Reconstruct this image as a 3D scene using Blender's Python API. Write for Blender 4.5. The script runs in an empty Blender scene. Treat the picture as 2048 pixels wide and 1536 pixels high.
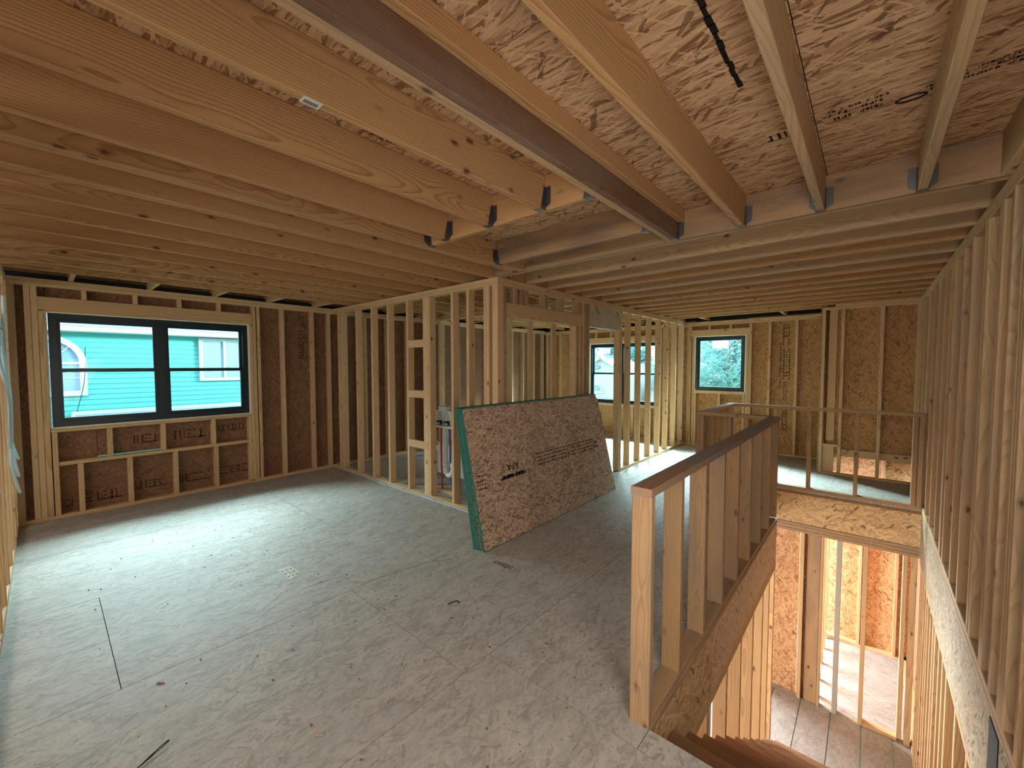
import bpy, bmesh, math, random
from mathutils import Matrix, Vector, Euler
random.seed(7)
R = math.radians
scn = bpy.context.scene
COL = scn.collection

# ---------------------------------------------------------------- camera, world, lights, exposure
CAMZ = 1.57
cd = bpy.data.cameras.new('camera'); cam = bpy.data.objects.new('camera', cd); COL.objects.link(cam)
cd.sensor_fit = 'HORIZONTAL'; cd.sensor_width = 36.0; cd.lens = 819.574 / 2048 * 36.0
cd.clip_start = 0.02; cd.clip_end = 200
_yaw, _pit, _rol = R(41.177), R(2.562), R(-0.055)
_f = Vector((-math.sin(_yaw)*math.cos(_pit), math.cos(_yaw)*math.cos(_pit), -math.sin(_pit)))
_r = Vector((math.cos(_yaw), math.sin(_yaw), 0)); _u = _r.cross(_f)
_r2 = math.cos(_rol)*_r + math.sin(_rol)*_u; _u2 = -math.sin(_rol)*_r + math.cos(_rol)*_u
M = Matrix(((_r2.x, _u2.x, -_f.x), (_r2.y, _u2.y, -_f.y), (_r2.z, _u2.z, -_f.z))).to_4x4()
M.translation = (0, 0, CAMZ); cam.matrix_world = M
scn.camera = cam

scn.view_settings.view_transform = 'Standard'; scn.view_settings.look = 'None'
scn.view_settings.gamma = 1.0; scn.view_settings.use_curve_mapping = False
scn.view_settings.exposure = 0.5

w = bpy.data.worlds.new('sky'); scn.world = w; w.use_nodes = True
nt = w.node_tree; bg = nt.nodes['Background']
tc = nt.nodes.new('ShaderNodeTexCoord'); sp = nt.nodes.new('ShaderNodeSeparateXYZ'); rp = nt.nodes.new('ShaderNodeValToRGB')
nt.links.new(tc.outputs['Generated'], sp.inputs[0]); nt.links.new(sp.outputs['Z'], rp.inputs[0])
rp.color_ramp.elements[0].position = 0.0; rp.color_ramp.elements[0].color = (0.80, 0.98, 1.0, 1)
rp.color_ramp.elements[1].position = 0.7; rp.color_ramp.elements[1].color = (0.60, 0.82, 1.0, 1)
nt.links.new(rp.outputs[0], bg.inputs[0]); bg.inputs[1].default_value = 3.4

def area(name, loc, target, sx, sy, power, color):
    ld = bpy.data.lights.new(name, 'AREA'); ld.shape = 'RECTANGLE'; ld.size = sx; ld.size_y = sy
    ld.energy = power; ld.color = color
    o = bpy.data.objects.new(name, ld); COL.objects.link(o); o.location = loc
    o.rotation_euler = (Vector(target) - Vector(loc)).to_track_quat('-Z', 'Y').to_euler()
    return o
SKYC = (0.80, 0.95, 1.0)
# open sky standing above the gaps between the houses, outside the three windows
area('sky_over_left_gap', (-8.3, 0.95, 3.3), (-4.0, 1.6, 0.0), 2.6, 1.3, 780, SKYC)
area('sky_over_far_yard', (-4.3, 10.4, 3.4), (-3.6, 6.5, 0.0), 2.8, 1.4, 4200, SKYC)
area('sky_over_far_yard_small', (-2.0, 10.3, 3.4), (-1.6, 6.5, 0.3), 1.8, 1.4, 1500, SKYC)
# added fill lamps behind the photographer, no opening there
area('fill_behind_camera', (-2.4, -3.2, 2.2), (-2.2, 0.9, 0.0), 5.5, 1.2, 105, (1.0, 0.94, 0.86))
area('fill_behind_stairs', (-0.3, -2.6, 2.2), (-0.2, 1.5, 0.0), 1.4, 1.2, 25, (1.0, 0.94, 0.86))
area('fill_right_side', (0.44, 0.55, 1.25), (-1.4, 2.6, 0.3), 0.9, 1.0, 26, (1.0, 0.96, 0.90))  # added fill for faces towards the stairs; no window stands here
# daylight through the doorways of the storey below
area('daylight_lower_room', (-2.6, 7.3, -1.2), (0.2, 7.2, -2.2), 1.4, 1.9, 430, (0.86, 0.94, 1.0))
area('daylight_lower_hall', (-3.4, 3.2, -1.4), (0.2, 3.6, -1.8), 2.6, 1.9, 165, (1.0, 0.95, 0.90))

# ---------------------------------------------------------------- node helpers
class NB:
    def __init__(s, name):
        s.m = bpy.data.materials.new(name); s.m.use_nodes = True; s.t = s.m.node_tree
        s.t.nodes.clear(); s.out = s.n('ShaderNodeOutputMaterial')
    def n(s, typ, **kw):
        x = s.t.nodes.new(typ)
        for k, v in kw.items(): setattr(x, k, v)
        return x
    def put(s, sock, v):
        if v is None: return
        if isinstance(v, bpy.types.NodeSocket): s.t.links.new(v, sock)
        else: sock.default_value = v
    def math(s, op, a, b=None, c=None, clamp=False):
        x = s.n('ShaderNodeMath', operation=op, use_clamp=clamp); s.put(x.inputs[0], a); s.put(x.inputs[1], b)
        if c is not None: s.put(x.inputs[2], c)
        return x.outputs[0]
    def vmath(s, op, a, b=None):
        x = s.n('ShaderNodeVectorMath', operation=op); s.put(x.inputs[0], a); s.put(x.inputs[1], b); return x.outputs[0]
    def mapping(s, v, scale=(1,1,1), rot=(0,0,0), loc=(0,0,0)):
        x = s.n('ShaderNodeMapping'); s.put(x.inputs['Vector'], v); x.inputs['Scale'].default_value = scale
        x.inputs['Rotation'].default_value = rot; x.inputs['Location'].default_value = loc; return x.outputs[0]
    def noise(s, v, scale, detail=3, rough=0.5, dist=0.0):
        x = s.n('ShaderNodeTexNoise'); s.put(x.inputs['Vector'], v); x.inputs['Scale'].default_value = scale
        x.inputs['Detail'].default_value = detail; x.inputs['Roughness'].default_value = rough
        x.inputs['Distortion'].default_value = dist; return x
    def voro(s, v, scale, feature='F1', rnd=1.0):
        x = s.n('ShaderNodeTexVoronoi', feature=feature); s.put(x.inputs['Vector'], v); x.inputs['Scale'].default_value = scale
        x.inputs['Randomness'].default_value = rnd; return x
    def ramp(s, fac, stops, interp='LINEAR'):
        x = s.n('ShaderNodeValToRGB'); x.color_ramp.interpolation = interp
        e = x.color_ramp.elements
        while len(e) < len(stops): e.new(0.5)
        for i, (p, c) in enumerate(stops): e[i].position = p; e[i].color = (c[0], c[1], c[2], 1) if len(c) == 3 else c
        s.put(x.inputs[0], fac); return x.outputs[0]
    def mix(s, fac, a, b, blend='MIX'):
        x = s.n('ShaderNodeMix', data_type='RGBA', blend_type=blend)
        s.put(x.inputs[0], fac)
        for sk, v in ((x.inputs[6], a), (x.inputs[7], b)):
            if isinstance(v, tuple) and len(v) == 3: v = (*v, 1)
            s.put(sk, v)
        return x.outputs[2]
    def bsdf(s, col, rough=0.7, bump=None, bstr=0.2, bdist=0.01, metal=0.0, spec=0.4):
        b = s.n('ShaderNodeBsdfPrincipled')
        if isinstance(col, tuple): col = (*col[:3], 1)
        s.put(b.inputs['Base Color'], col); s.put(b.inputs['Roughness'], rough); b.inputs['Metallic'].default_value = metal
        b.inputs['Specular IOR Level'].default_value = spec
        if bump is not None:
            q = s.n('ShaderNodeBump'); q.inputs['Strength'].default_value = bstr; q.inputs['Distance'].default_value = bdist
            s.put(q.inputs['Height'], bump); s.t.links.new(q.outputs[0], b.inputs['Normal'])
        s.t.links.new(b.outputs[0], s.out.inputs[0]); return s.m

def rnd_coords(s):
    co = s.n('ShaderNodeTexCoord').outputs['Object']; oi = s.n('ShaderNodeObjectInfo').outputs['Random']
    off = s.n('ShaderNodeCombineXYZ')
    s.put(off.inputs[0], s.math('MULTIPLY', oi, 37.1)); s.put(off.inputs[1], s.math('MULTIPLY', oi, 91.7)); s.put(off.inputs[2], s.math('MULTIPLY', oi, 53.3))
    return co, oi, s.vmath('ADD', co, off.outputs[0])

def lumber(name, light, dark, weather=0.0, vary=0.28, knots=0.9, grey=(0.27, 0.22, 0.18)):
    s = NB(name); co, oi, p = rnd_coords(s)
    sep = s.n('ShaderNodeSeparateXYZ'); s.put(sep.inputs[0], co)
    warp = s.noise(s.mapping(p, (1.0, 1.0, 0.55)), 2.2, 2).outputs['Fac']
    wz = s.math('MULTIPLY', s.math('SUBTRACT', warp, 0.5), 0.16)
    fr = s.math('FRACT', s.math('MULTIPLY', oi, 17.3)); fr2 = s.math('FRACT', s.math('MULTIPLY', oi, 31.9))
    cx = s.math('ADD', s.math('ADD', sep.outputs[0], s.math('MULTIPLY', s.math('SUBTRACT', fr, 0.5), 0.22)), wz)
    cy = s.math('ADD', s.math('ADD', sep.outputs[1], s.math('MULTIPLY', s.math('SUBTRACT', fr2, 0.5), 0.22)), s.math('MULTIPLY', sep.outputs[2], 0.018))
    rr = s.math('SQRT', s.math('ADD', s.math('MULTIPLY', cx, cx), s.math('MULTIPLY', cy, cy)))
    ring = s.math('FRACT', s.math('ADD', s.math('MULTIPLY', rr, 95.0), s.math('MULTIPLY', s.noise(s.mapping(p, (14, 14, 1.2)), 1.0, 2).outputs['Fac'], 1.3)))
    ringc = s.ramp(ring, [(0.0, (0, 0, 0)), (0.55, (0.25, 0.25, 0.25)), (0.9, (1, 1, 1)), (1.0, (0, 0, 0))])
    fine = s.noise(s.mapping(p, (260, 260, 5)), 1.0, 2).outputs['Fac']
    big = s.noise(s.mapping(p, (4, 4, 1.1)), 1.0, 3).outputs['Fac']
    c = s.mix(s.math('MULTIPLY', ringc, 0.9), light, dark)
    c = s.mix(s.math('MULTIPLY', s.math('SUBTRACT', fine, 0.35, clamp=True), 0.55), c, tuple(x*0.55 for x in dark))
    # board to board difference
    c = s.mix(s.math('MULTIPLY', fr, vary), c, tuple(x*y for x, y in zip(dark, (0.95, 0.82, 0.65))))
    c = s.mix(s.math('MULTIPLY', fr2, vary*0.9), c, (min(1, light[0]*1.12), min(1, light[1]*1.16), min(1, light[2]*1.3)))
    # knots
    kv = s.voro(s.mapping(p, (10, 10, 5.5)), 1.0)
    kd = s.math('ADD', kv.outputs['Distance'], s.math('MULTIPLY', s.noise(p, 60, 1).outputs['Fac'], 0.08))
    k = s.ramp(kd, [(0.125, (1, 1, 1)), (0.15, (0.5, 0.5, 0.5)), (0.24, (0, 0, 0))])
    sepc = s.n('ShaderNodeSeparateColor'); s.put(sepc.inputs[0], kv.outputs['Color'])
    ksel = s.math('GREATER_THAN', sepc.outputs[0], 0.5)
    c = s.mix(s.math('MULTIPLY', s.math('MULTIPLY', k, ksel), knots), c, (0.075, 0.032, 0.014))
    if weather > 0:
        wm = s.ramp(s.noise(s.mapping(p, (9, 9, 1.6)), 1.0, 4, 0.6).outputs['Fac'], [(0.42, (0, 0, 0)), (0.62, (1, 1, 1))])
        c = s.mix(s.math('MULTIPLY', wm, weather), c, grey)
    bmp = s.math('ADD', s.math('MULTIPLY', ringc, -0.5), s.math('MULTIPLY', fine, 0.5))
    return s.bsdf(c, 0.72, bmp, 0.25, 0.002, spec=0.3)

CROSS = ((0.10, 9, 62), (-0.5, 10, 70), (0.7, 10, 66), (-1.15, 11, 62), (1.4, 12, 70), (2.3, 11, 80))
ALONG = ((0.03, 8, 60), (-0.16, 9, 75), (0.2, 8, 66), (-0.07, 10, 85), (-0.3, 9, 90), (0.85, 15, 60))
def osb(name, pale, mid, dark, contrast=1.0, grey=None, greyf=0.0, size=1.0, darkspots=1.0, rough=0.75, lay=CROSS, strands=0.55):
    """flakes: several layers of long angular cells, each layer turned a little; the highest flake is seen"""
    s = NB(name); co, oi, p = rnd_coords(s)
    wob = s.noise(p, 3.5, 1).outputs['Color']
    pw = s.vmath('ADD', p, s.vmath('MULTIPLY', s.vmath('SUBTRACT', wob, (0.5, 0.5, 0.5)), (0.06, 0.06, 0)))
    best = None; tone = None
    fib = s.noise(s.mapping(pw, (16, 200, 1)), 1.0, 1).outputs['Fac']
    for i, (a, L, W) in enumerate(lay):
        m = s.mapping(s.mapping(pw, (1, 1, 1), (0, 0, a)), (L/size, W/size, 0.01), (0, 0, 0), (i*3.7, i*5.3, i*1.9))
        v = s.voro(m, 1.0); v.distance = 'CHEBYCHEV'
        sc = s.n('ShaderNodeSeparateColor'); s.put(sc.inputs[0], v.outputs['Color'])
        h = s.math('MULTIPLY', sc.outputs[0], 1.0 - 0.07*i)
        shade = s.math('ADD', s.math('SUBTRACT', s.math('MULTIPLY', sc.outputs[1], 0.8), s.math('MULTIPLY', s.math('POWER', v.outputs['Distance'], 3.0), 0.35)), s.math('MULTIPLY', s.math('SUBTRACT', fib, 0.42), 0.55))
        if best is None: best, tone = h, shade
        else:
            g = s.math('GREATER_THAN', h, best)
            mx = s.n('ShaderNodeMix', data_type='FLOAT'); s.put(mx.inputs[0], g); s.put(mx.inputs[2], tone); s.put(mx.inputs[3], shade)
            tone = mx.outputs[0]; best = s.math('MAXIMUM', h, best)
    t2 = s.math('ADD', s.math('MULTIPLY', s.math('SUBTRACT', tone, 0.45), contrast), 0.48)
    c = s.ramp(t2, [(0.0, dark), (0.25, mid), (0.6, pale), (1.0, tuple(min(1, x*1.15) for x in pale))])
    v = s.voro(s.mapping(s.mapping(pw, (1, 1, 1), (0, 0, 0.9)), (15/size, 60/size, 0.01), (0, 0, 0), (9, 4, 2)), 1.0); v.distance = 'CHEBYCHEV'
    sc = s.n('ShaderNodeSeparateColor'); s.put(sc.inputs[0], v.outputs['Color'])
    ds = s.math('MULTIPLY', s.math('GREATER_THAN', sc.outputs[2], 0.955), 0.8*darkspots)
    c = s.mix(ds, c, tuple(x*0.6 for x in dark))
    for j, (a, L, W) in enumerate(((0.5, 9, 95), (-0.85, 10, 105))):
        v = s.voro(s.mapping(s.mapping(pw, (1, 1, 1), (0, 0, a)), (L/size, W/size, 0.01), (0, 0, 0), (j*6.1+20, j*2.3, 0)), 1.0); v.distance = 'CHEBYCHEV'
        sc = s.n('ShaderNodeSeparateColor'); s.put(sc.inputs[0], v.outputs['Color'])
        c = s.mix(s.math('MULTIPLY', s.math('MULTIPLY', s.math('GREATER_THAN', sc.outputs[1], 0.86), s.math('LESS_THAN', v.outputs['Distance'], 0.42)), strands), c, tuple(min(1, x*1.3) for x in pale))
    lum = s.noise(p, 1.4, 3).outputs['Fac']
    c = s.mix(s.math('MULTIPLY', s.math('SUBTRACT', lum, 0.4, clamp=True), 0.8), c, tuple(x*0.8 for x in mid))
    if grey is not None:
        gm = s.noise(p, 2.3, 5, 0.62).outputs['Fac']
        gm = s.ramp(gm, [(0.3, (0.55, 0.55, 0.55)), (0.7, (1, 1, 1))])
        c = s.mix(s.math('MULTIPLY', gm, greyf), c, grey)
        dirt = s.ramp(s.noise(s.mapping(p, (5, 16, 1)), 1.0, 6, 0.7, 0.6).outputs['Fac'], [(0.48, (0, 0, 0)), (0.74, (1, 1, 1))])
        c = s.mix(s.math('MULTIPLY', dirt, 0.55), c, tuple(x*0.5 for x in grey))
        blot = s.ramp(s.noise(p, 6.5, 6, 0.7, 0.3).outputs['Fac'], [(0.42, (0, 0, 0)), (0.7, (1, 1, 1))])
        c = s.mix(s.math('MULTIPLY', blot, 0.4), c, tuple(min(1, x*1.45) for x in grey))
        sp_ = s.voro(p, 26); spm = s.ramp(sp_.outputs['Distance'], [(0.018, (1, 1, 1)), (0.035, (0, 0, 0))])
        c = s.mix(s.math('MULTIPLY', spm, 0.6), c, tuple(x*0.3 for x in grey))
    return s.bsdf(c, rough, s.math('ADD', best, s.math('MULTIPLY', tone, 0.5)), 0.45, 0.003, spec=0.3)

def plain(name, col, rough=0.6, metal=0.0, spec=0.4, var=0.12):
    s = NB(name); co, oi, p = rnd_coords(s)
    n = s.noise(p, 9, 3).outputs['Fac']
    c = s.mix(s.math('MULTIPLY', n, var), col, tuple(x*0.6 for x in col))
    return s.bsdf(c, rough, n, 0.05, 0.002, metal, spec)

P_JOIST = lumber('pine_joist', (0.58, 0.345, 0.155), (0.34, 0.165, 0.062), 0.0, 0.22, 0.85)
P_STUD = lumber('pine_stud', (0.66, 0.45, 0.235), (0.43, 0.25, 0.105), 0.12, 0.3, 0.9)
P_PALE = lumber('pine_pale', (0.56, 0.38, 0.20), (0.40, 0.245, 0.115), 0.25, 0.25, 0.9)
P_DARK = lumber('pine_weathered_dark', (0.24, 0.13, 0.065), (0.12, 0.06, 0.03), 0.3, 0.2, 0.5)
P_RAIL = lumber('pine_rail', (0.38, 0.23, 0.13), (0.24, 0.13, 0.07), 0.8, 0.15, 0.8, (0.24, 0.225, 0.22))  # weather grey also carries the cool skylight on the rail top
P_BEAM = lumber('pine_beam', (0.46, 0.29, 0.15), (0.31, 0.175, 0.085), 0.7, 0.2, 0.7, (0.21, 0.14, 0.10))
P_TREAD = lumber('pine_tread', (0.30, 0.15, 0.065), (0.18, 0.08, 0.032), 0.4, 0.2, 0.6, (0.14, 0.09, 0.06))
P_KNEE = lumber('pine_half_wall', (0.47, 0.29, 0.145), (0.29, 0.16, 0.07), 0.6, 0.3, 0.9, (0.25, 0.18, 0.12))
O_CEIL = osb('osb_ceiling', (0.64, 0.43, 0.25), (0.50, 0.30, 0.155), (0.22, 0.11, 0.05), 1.15, size=1.1, darkspots=0.9, lay=ALONG)
O_WALL = osb('osb_wall_shaded', (0.25, 0.125, 0.065), (0.19, 0.092, 0.046), (0.11, 0.052, 0.026), 0.8, darkspots=0.5)  # shade of the left wall put into the board colour
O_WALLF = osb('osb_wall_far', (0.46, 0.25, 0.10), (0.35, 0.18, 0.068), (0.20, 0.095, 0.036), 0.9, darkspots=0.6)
O_LOW = osb('osb_lower_lit', (0.62, 0.36, 0.18), (0.46, 0.24, 0.11), (0.26, 0.12, 0.055), 0.95, size=1.1)  # orange raised to carry the warm bounced light of the lower storey
O_BAND = osb('osb_band', (0.60, 0.40, 0.20), (0.48, 0.29, 0.135), (0.28, 0.15, 0.065), 0.85, size=1.3)
O_DIMBAND = osb('osb_dimmed_band', (0.37, 0.30, 0.20), (0.29, 0.22, 0.14), (0.16, 0.11, 0.065), 0.9)  # darkened colour offsets too much lamp light on the right band
O_SHEET = osb('osb_sheet_face', (0.57, 0.42, 0.30), (0.38, 0.25, 0.16), (0.19, 0.11, 0.065), 1.1, size=0.72, darkspots=0.5, strands=0.9)
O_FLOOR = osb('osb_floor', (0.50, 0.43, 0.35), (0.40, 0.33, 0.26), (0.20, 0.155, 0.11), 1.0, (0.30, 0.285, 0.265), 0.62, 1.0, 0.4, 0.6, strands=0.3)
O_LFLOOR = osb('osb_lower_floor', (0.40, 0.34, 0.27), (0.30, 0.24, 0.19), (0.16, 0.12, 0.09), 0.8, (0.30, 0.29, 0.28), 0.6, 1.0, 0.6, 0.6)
M_GREEN = plain('green_edge_seal', (0.012, 0.15, 0.115), 0.5)
M_FRAME = plain('black_window_frame', (0.008, 0.022, 0.026), 0.35, spec=0.5)
M_STEEL = plain('galvanised_steel', (0.17, 0.175, 0.185), 0.38, 0.85)
M_INK = plain('black_stamp_ink', (0.02, 0.016, 0.014), 0.9, spec=0.1)
M_INKF = plain('faded_stamp_ink', (0.085, 0.045, 0.027), 0.9, spec=0.1)
M_WHITE = plain('white_plastic', (0.72, 0.72, 0.68), 0.35)
M_GREYPIPE = plain('grey_pipe', (0.42, 0.44, 0.45), 0.4)
M_RED = plain('red_water_pipe', (0.45, 0.05, 0.02), 0.35)
M_BLUE = plain('blue_water_pipe', (0.05, 0.08, 0.50), 0.35)
M_SEAL = plain('grey_sill_seal', (0.42, 0.46, 0.46), 0.6)
M_TUBE = plain('pale_blue_tube', (0.50, 0.66, 0.70), 0.3)
M_BLACK = plain('black_membrane', (0.01, 0.012, 0.014), 0.7)
M_VINYL = plain('vinyl_flange', (0.78, 0.80, 0.70), 0.5)
M_TUB = plain('tub_white', (0.75, 0.75, 0.73), 0.2)

def film_mat():
    s = NB('sticker_film'); d = s.n('ShaderNodeBsdfTranslucent'); d.inputs[0].default_value = (0.8, 0.85, 0.85, 1); t = s.n('ShaderNodeBsdfTransparent'); m = s.n('ShaderNodeMixShader'); m.inputs[0].default_value = 0.45
    s.t.links.new(d.outputs[0], m.inputs[2]); s.t.links.new(t.outputs[0], m.inputs[1]); s.t.links.new(m.outputs[0], s.out.inputs[0]); return s.m
M_FILM = film_mat()
def glass_mat():
    s = NB('window_glass'); a = s.n('ShaderNodeBsdfTransparent'); a.inputs[0].default_value = (0.86, 0.97, 0.97, 1)
    g = s.n('ShaderNodeBsdfGlossy'); g.inputs['Roughness'].default_value = 0.02
    m = s.n('ShaderNodeMixShader'); fr = s.n('ShaderNodeFresnel'); fr.inputs[0].default_value = 1.15
    s.t.links.new(fr.outputs[0], m.inputs[0]); s.t.links.new(a.outputs[0], m.inputs[1]); s.t.links.new(g.outputs[0], m.inputs[2])
    s.t.links.new(m.outputs[0], s.out.inputs[0]); return s.m
M_GLASS = glass_mat()

# ---------------------------------------------------------------- geometry helpers
def empty(name, loc=(0, 0, 0), label=None, cat=None, group=None, kind=None):
    o = bpy.data.objects.new(name, None); COL.objects.link(o); o.location = loc; o.empty_display_size = 0.1
    tag(o, label, cat, group, kind); return o
def tag(o, label=None, cat=None, group=None, kind=None):
    if label: o['label'] = label
    if cat: o['category'] = cat
    if group: o['group'] = group
    if kind: o['kind'] = kind
    return o
def world_loc(p):
    v = Vector((0, 0, 0))
    while p is not None: v += p.location; p = p.parent
    return v
def add(name, me, parent=None, mat=None, loc=None, rot=None):
    o = bpy.data.objects.new(name, me); COL.objects.link(o)
    if mat is not None and not me.materials: me.materials.append(mat)
    o.parent = parent
    if rot is not None: o.rotation_euler = rot
    if loc is not None: o.location = Vector(loc) - world_loc(parent)
    return o
_cache = {}
def boxmesh(dx, dy, dz, mat, cham=0.0):
    key = (round(dx, 4), round(dy, 4), round(dz, 4), mat.name, cham)
    if key in _cache: return _cache[key]
    bm = bmesh.new(); x, y, z = dx/2, dy/2, dz/2
    if cham > 0:
        c = min(cham, x*0.4, y*0.4)
        prof = [(-x+c, -y), (x-c, -y), (x, -y+c), (x, y-c), (x-c, y), (-x+c, y), (-x, y-c), (-x, -y+c)]
        lo = [bm.verts.new((a, b, -z)) for a, b in prof]; hi = [bm.verts.new((a, b, z)) for a, b in prof]
        bm.faces.new(lo[::-1]); bm.faces.new(hi)
        for i in range(8): bm.faces.new((lo[i], lo[(i+1) % 8], hi[(i+1) % 8], hi[i]))
    else:
        bmesh.ops.create_cube(bm, size=1.0); bmesh.ops.scale(bm, vec=(dx, dy, dz), verts=bm.verts)
    me = bpy.data.meshes.new('box'); bm.to_mesh(me); bm.free(); me.materials.append(mat); _cache[key] = me; return me
AX = {'x': 0, 'y': 1, 'z': 2}
def oriented(name, parent, b, mat, long_axis, thin_axis, stick, cham):
    """b = (x0,x1,y0,y1,z0,z1). stick: local Z along long axis. panel: local X along long axis, local Z along thin axis"""
    c = Vector(((b[0]+b[1])/2, (b[2]+b[3])/2, (b[4]+b[5])/2)); d = (abs(b[1]-b[0]), abs(b[3]-b[2]), abs(b[5]-b[4]))
    L = AX[long_axis]; T = AX[thin_axis]; W = 3-L-T
    e = [Vector((1, 0, 0)), Vector((0, 1, 0)), Vector((0, 0, 1))]
    if stick: lx, lz = e[T], e[L]; dims = (d[T], d[W], d[L])
    else: lx, lz = e[L], e[T]; dims = (d[L], d[W], d[T])
    ly = lz.cross(lx)
    m3 = Matrix((lx, ly, lz)).transposed()
    return add(name, boxmesh(*dims, mat, cham), parent, None, c, m3.to_euler())
def stick(name, parent, x0, x1, y0, y1, z0, z1, mat, axis=None):
    d = [abs(x1-x0), abs(y1-y0), abs(z1-z0)]
    L = AX[axis] if axis else d.index(max(d))
    rest = [i for i in range(3) if i != L]; T = rest[0] if d[rest[0]] <= d[rest[1]] else rest[1]
    return oriented(name, parent, (x0, x1, y0, y1, z0, z1), mat, 'xyz'[L], 'xyz'[T], True, 0.003)
def panel(name, parent, x0, x1, y0, y1, z0, z1, mat, grain):
    d = [abs(x1-x0), abs(y1-y0), abs(z1-z0)]; T = d.index(min(d))
    if AX[grain] == T: grain = 'xyz'[(T+1) % 3]
    return oriented(name, parent, (x0, x1, y0, y1, z0, z1), mat, grain, 'xyz'[T], False, 0.0)
def meshobj(name, bm, mat, parent=None, loc=(0, 0, 0), rot=None, smooth=False):
    me = bpy.data.meshes.new(name)
    if smooth:
        for f in bm.faces: f.smooth = True
    bm.to_mesh(me); bm.free(); me.materials.append(mat)
    return add(name, me, parent, None, loc, rot)
def bbox(bm, x0, x1, y0, y1, z0, z1, rotz=None):
    r = bmesh.ops.create_cube(bm, size=1.0); vs = r['verts']
    bmesh.ops.scale(bm, vec=(x1-x0, y1-y0, z1-z0), verts=vs)
    bmesh.ops.translate(bm, vec=((x0+x1)/2, (y0+y1)/2, (z0+z1)/2), verts=vs); return vs
def tube(bm, pts, r, seg=10, cap=True):
    pts = [Vector(p) for p in pts]; rings = []; prev = None
    for i, p in enumerate(pts):
        t = (pts[min(i+1, len(pts)-1)] - pts[max(i-1, 0)]).normalized()
        if prev is None: a = t.orthogonal().normalized()
        else: a = (prev - prev.dot(t)*t).normalized()
        prev = a; b = t.cross(a); rr = r[i] if isinstance(r, (list, tuple)) else r
        rings.append([bm.verts.new(p + rr*(math.cos(2*math.pi*k/seg)*a + math.sin(2*math.pi*k/seg)*b)) for k in range(seg)])
    for i in range(len(rings)-1):
        for k in range(seg): bm.faces.new((rings[i][k], rings[i][(k+1) % seg], rings[i+1][(k+1) % seg], rings[i+1][k]))
    if cap: bm.faces.new(rings[0][::-1]); bm.faces.new(rings[-1])
def smoothpts(ps, n=6):
    ps = [Vector(p) for p in ps]; out = []
    q = [ps[0]] + ps + [ps[-1]]
    for i in range(1, len(q)-2):
        for k in range(n):
            t = k/n
            out.append(0.5*((2*q[i]) + (-q[i-1]+q[i+1])*t + (2*q[i-1]-5*q[i]+4*q[i+1]-q[i+2])*t*t + (-q[i-1]+3*q[i]-3*q[i+1]+q[i+2])*t**3))
    out.append(ps[-1]); return out
def text_mesh(body, size):
    cu = bpy.data.curves.new('t', 'FONT'); cu.body = body; cu.size = size; cu.resolution_u = 2; cu.offset = size*0.012
    o = bpy.data.objects.new('t', cu); COL.objects.link(o)
    dg = bpy.context.evaluated_depsgraph_get(); me = bpy.data.meshes.new_from_object(o.evaluated_get(dg))
    bpy.data.objects.remove(o); return me
def print_row(bm, x, y, length, h, seed, gap=0.35):
    """a row of worn printed marks, too small to read"""
    if h > 0.04:          # tall lettering: broken into close set strokes
        rg = random.Random(seed); c = x
        while c < x+length:
            sw = h*rg.uniform(0.10, 0.2); k = rg.random()
            if k < 0.5: bbox(bm, c, c+sw, y, y+h, -0.0004, 0.0004)
            if k > 0.3: bbox(bm, c, c+sw*2.4, y+h*0.82, y+h, -0.0004, 0.0004)
            if k > 0.55: bbox(bm, c, c+sw*2.2, y, y+h*0.15, -0.0004, 0.0004)
            if k > 0.75: bbox(bm, c+sw*.5, c+sw*2.0, y+h*0.42, y+h*0.56, -0.0004, 0.0004)
            c += sw*rg.uniform(2.0, 3.2)
        return
    rg = random.Random(seed); c = x
    while c < x+length:
        wd = h*rg.uniform(0.25, 0.9)
        if rg.random() > 0.12:
            k = rg.random()
            if k < 0.45: bbox(bm, c, c+wd, y, y+h, -0.0004, 0.0004)
            elif k < 0.75: bbox(bm, c, c+wd, y+h*0.6, y+h, -0.0004, 0.0004); bbox(bm, c, c+wd*0.35, y, y+h*0.6, -0.0004, 0.0004)
            else: bbox(bm, c, c+wd, y, y+h*0.35, -0.0004, 0.0004); bbox(bm, c+wd*0.6, c+wd, y+h*0.35, y+h, -0.0004, 0.0004)
        c += wd + h*gap*rg.uniform(0.5, 1.2)
def frame_matrix(origin, xd, yd):
    xd = Vector(xd).normalized(); yd = Vector(yd).normalized(); zd = xd.cross(yd)
    m = Matrix((xd, yd, zd)).transposed().to_4x4(); m.translation = Vector(origin); return m

def put(o, m):
    m = m.copy(); m.translation -= world_loc(o.parent); o.matrix_basis = m
S = 0.038; D4 = 0.089
ZP = 2.364; ZT = 2.44; ZO = 2.635    # under the double top plate, top of plates, underside of the ceiling sheets

# ---------------------------------------------------------------- upper floor
floor = empty('floor', (0, 0, 0), kind='structure', label='dusty grey strand board subfloor of large sheets with dark seams')
FT = 0.022; g = 0.0018
STAIR_Y0, STAIR_Y1 = 1.672, 6.22; SX = -0.676; WX = 0.46
def fsheet(x0, x1, y0, y1, mat=None, grain='y'):
    o = panel('floor_sheet', floor, x0+g, x1-g, y0+g, y1-g, -FT + random.uniform(-0.001, 0), random.uniform(-0.0012, 0), mat or O_FLOOR, grain); return o
cols = {-6.4: -0.6, -5.09: 1.8, -3.90: 0.197, -2.70: 1.366}
xs = [-6.4, -5.09, -3.90, -2.70, -1.52]
for i in range(4):
    y = cols[xs[i]] - 2.4*2
    while y < 8.4:
        y1 = min(y+2.4, 8.42)
        fsheet(xs[i], xs[i+1], max(y, -3.6), y1)
        y = y1 if y1 < 8.41 else 99
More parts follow.
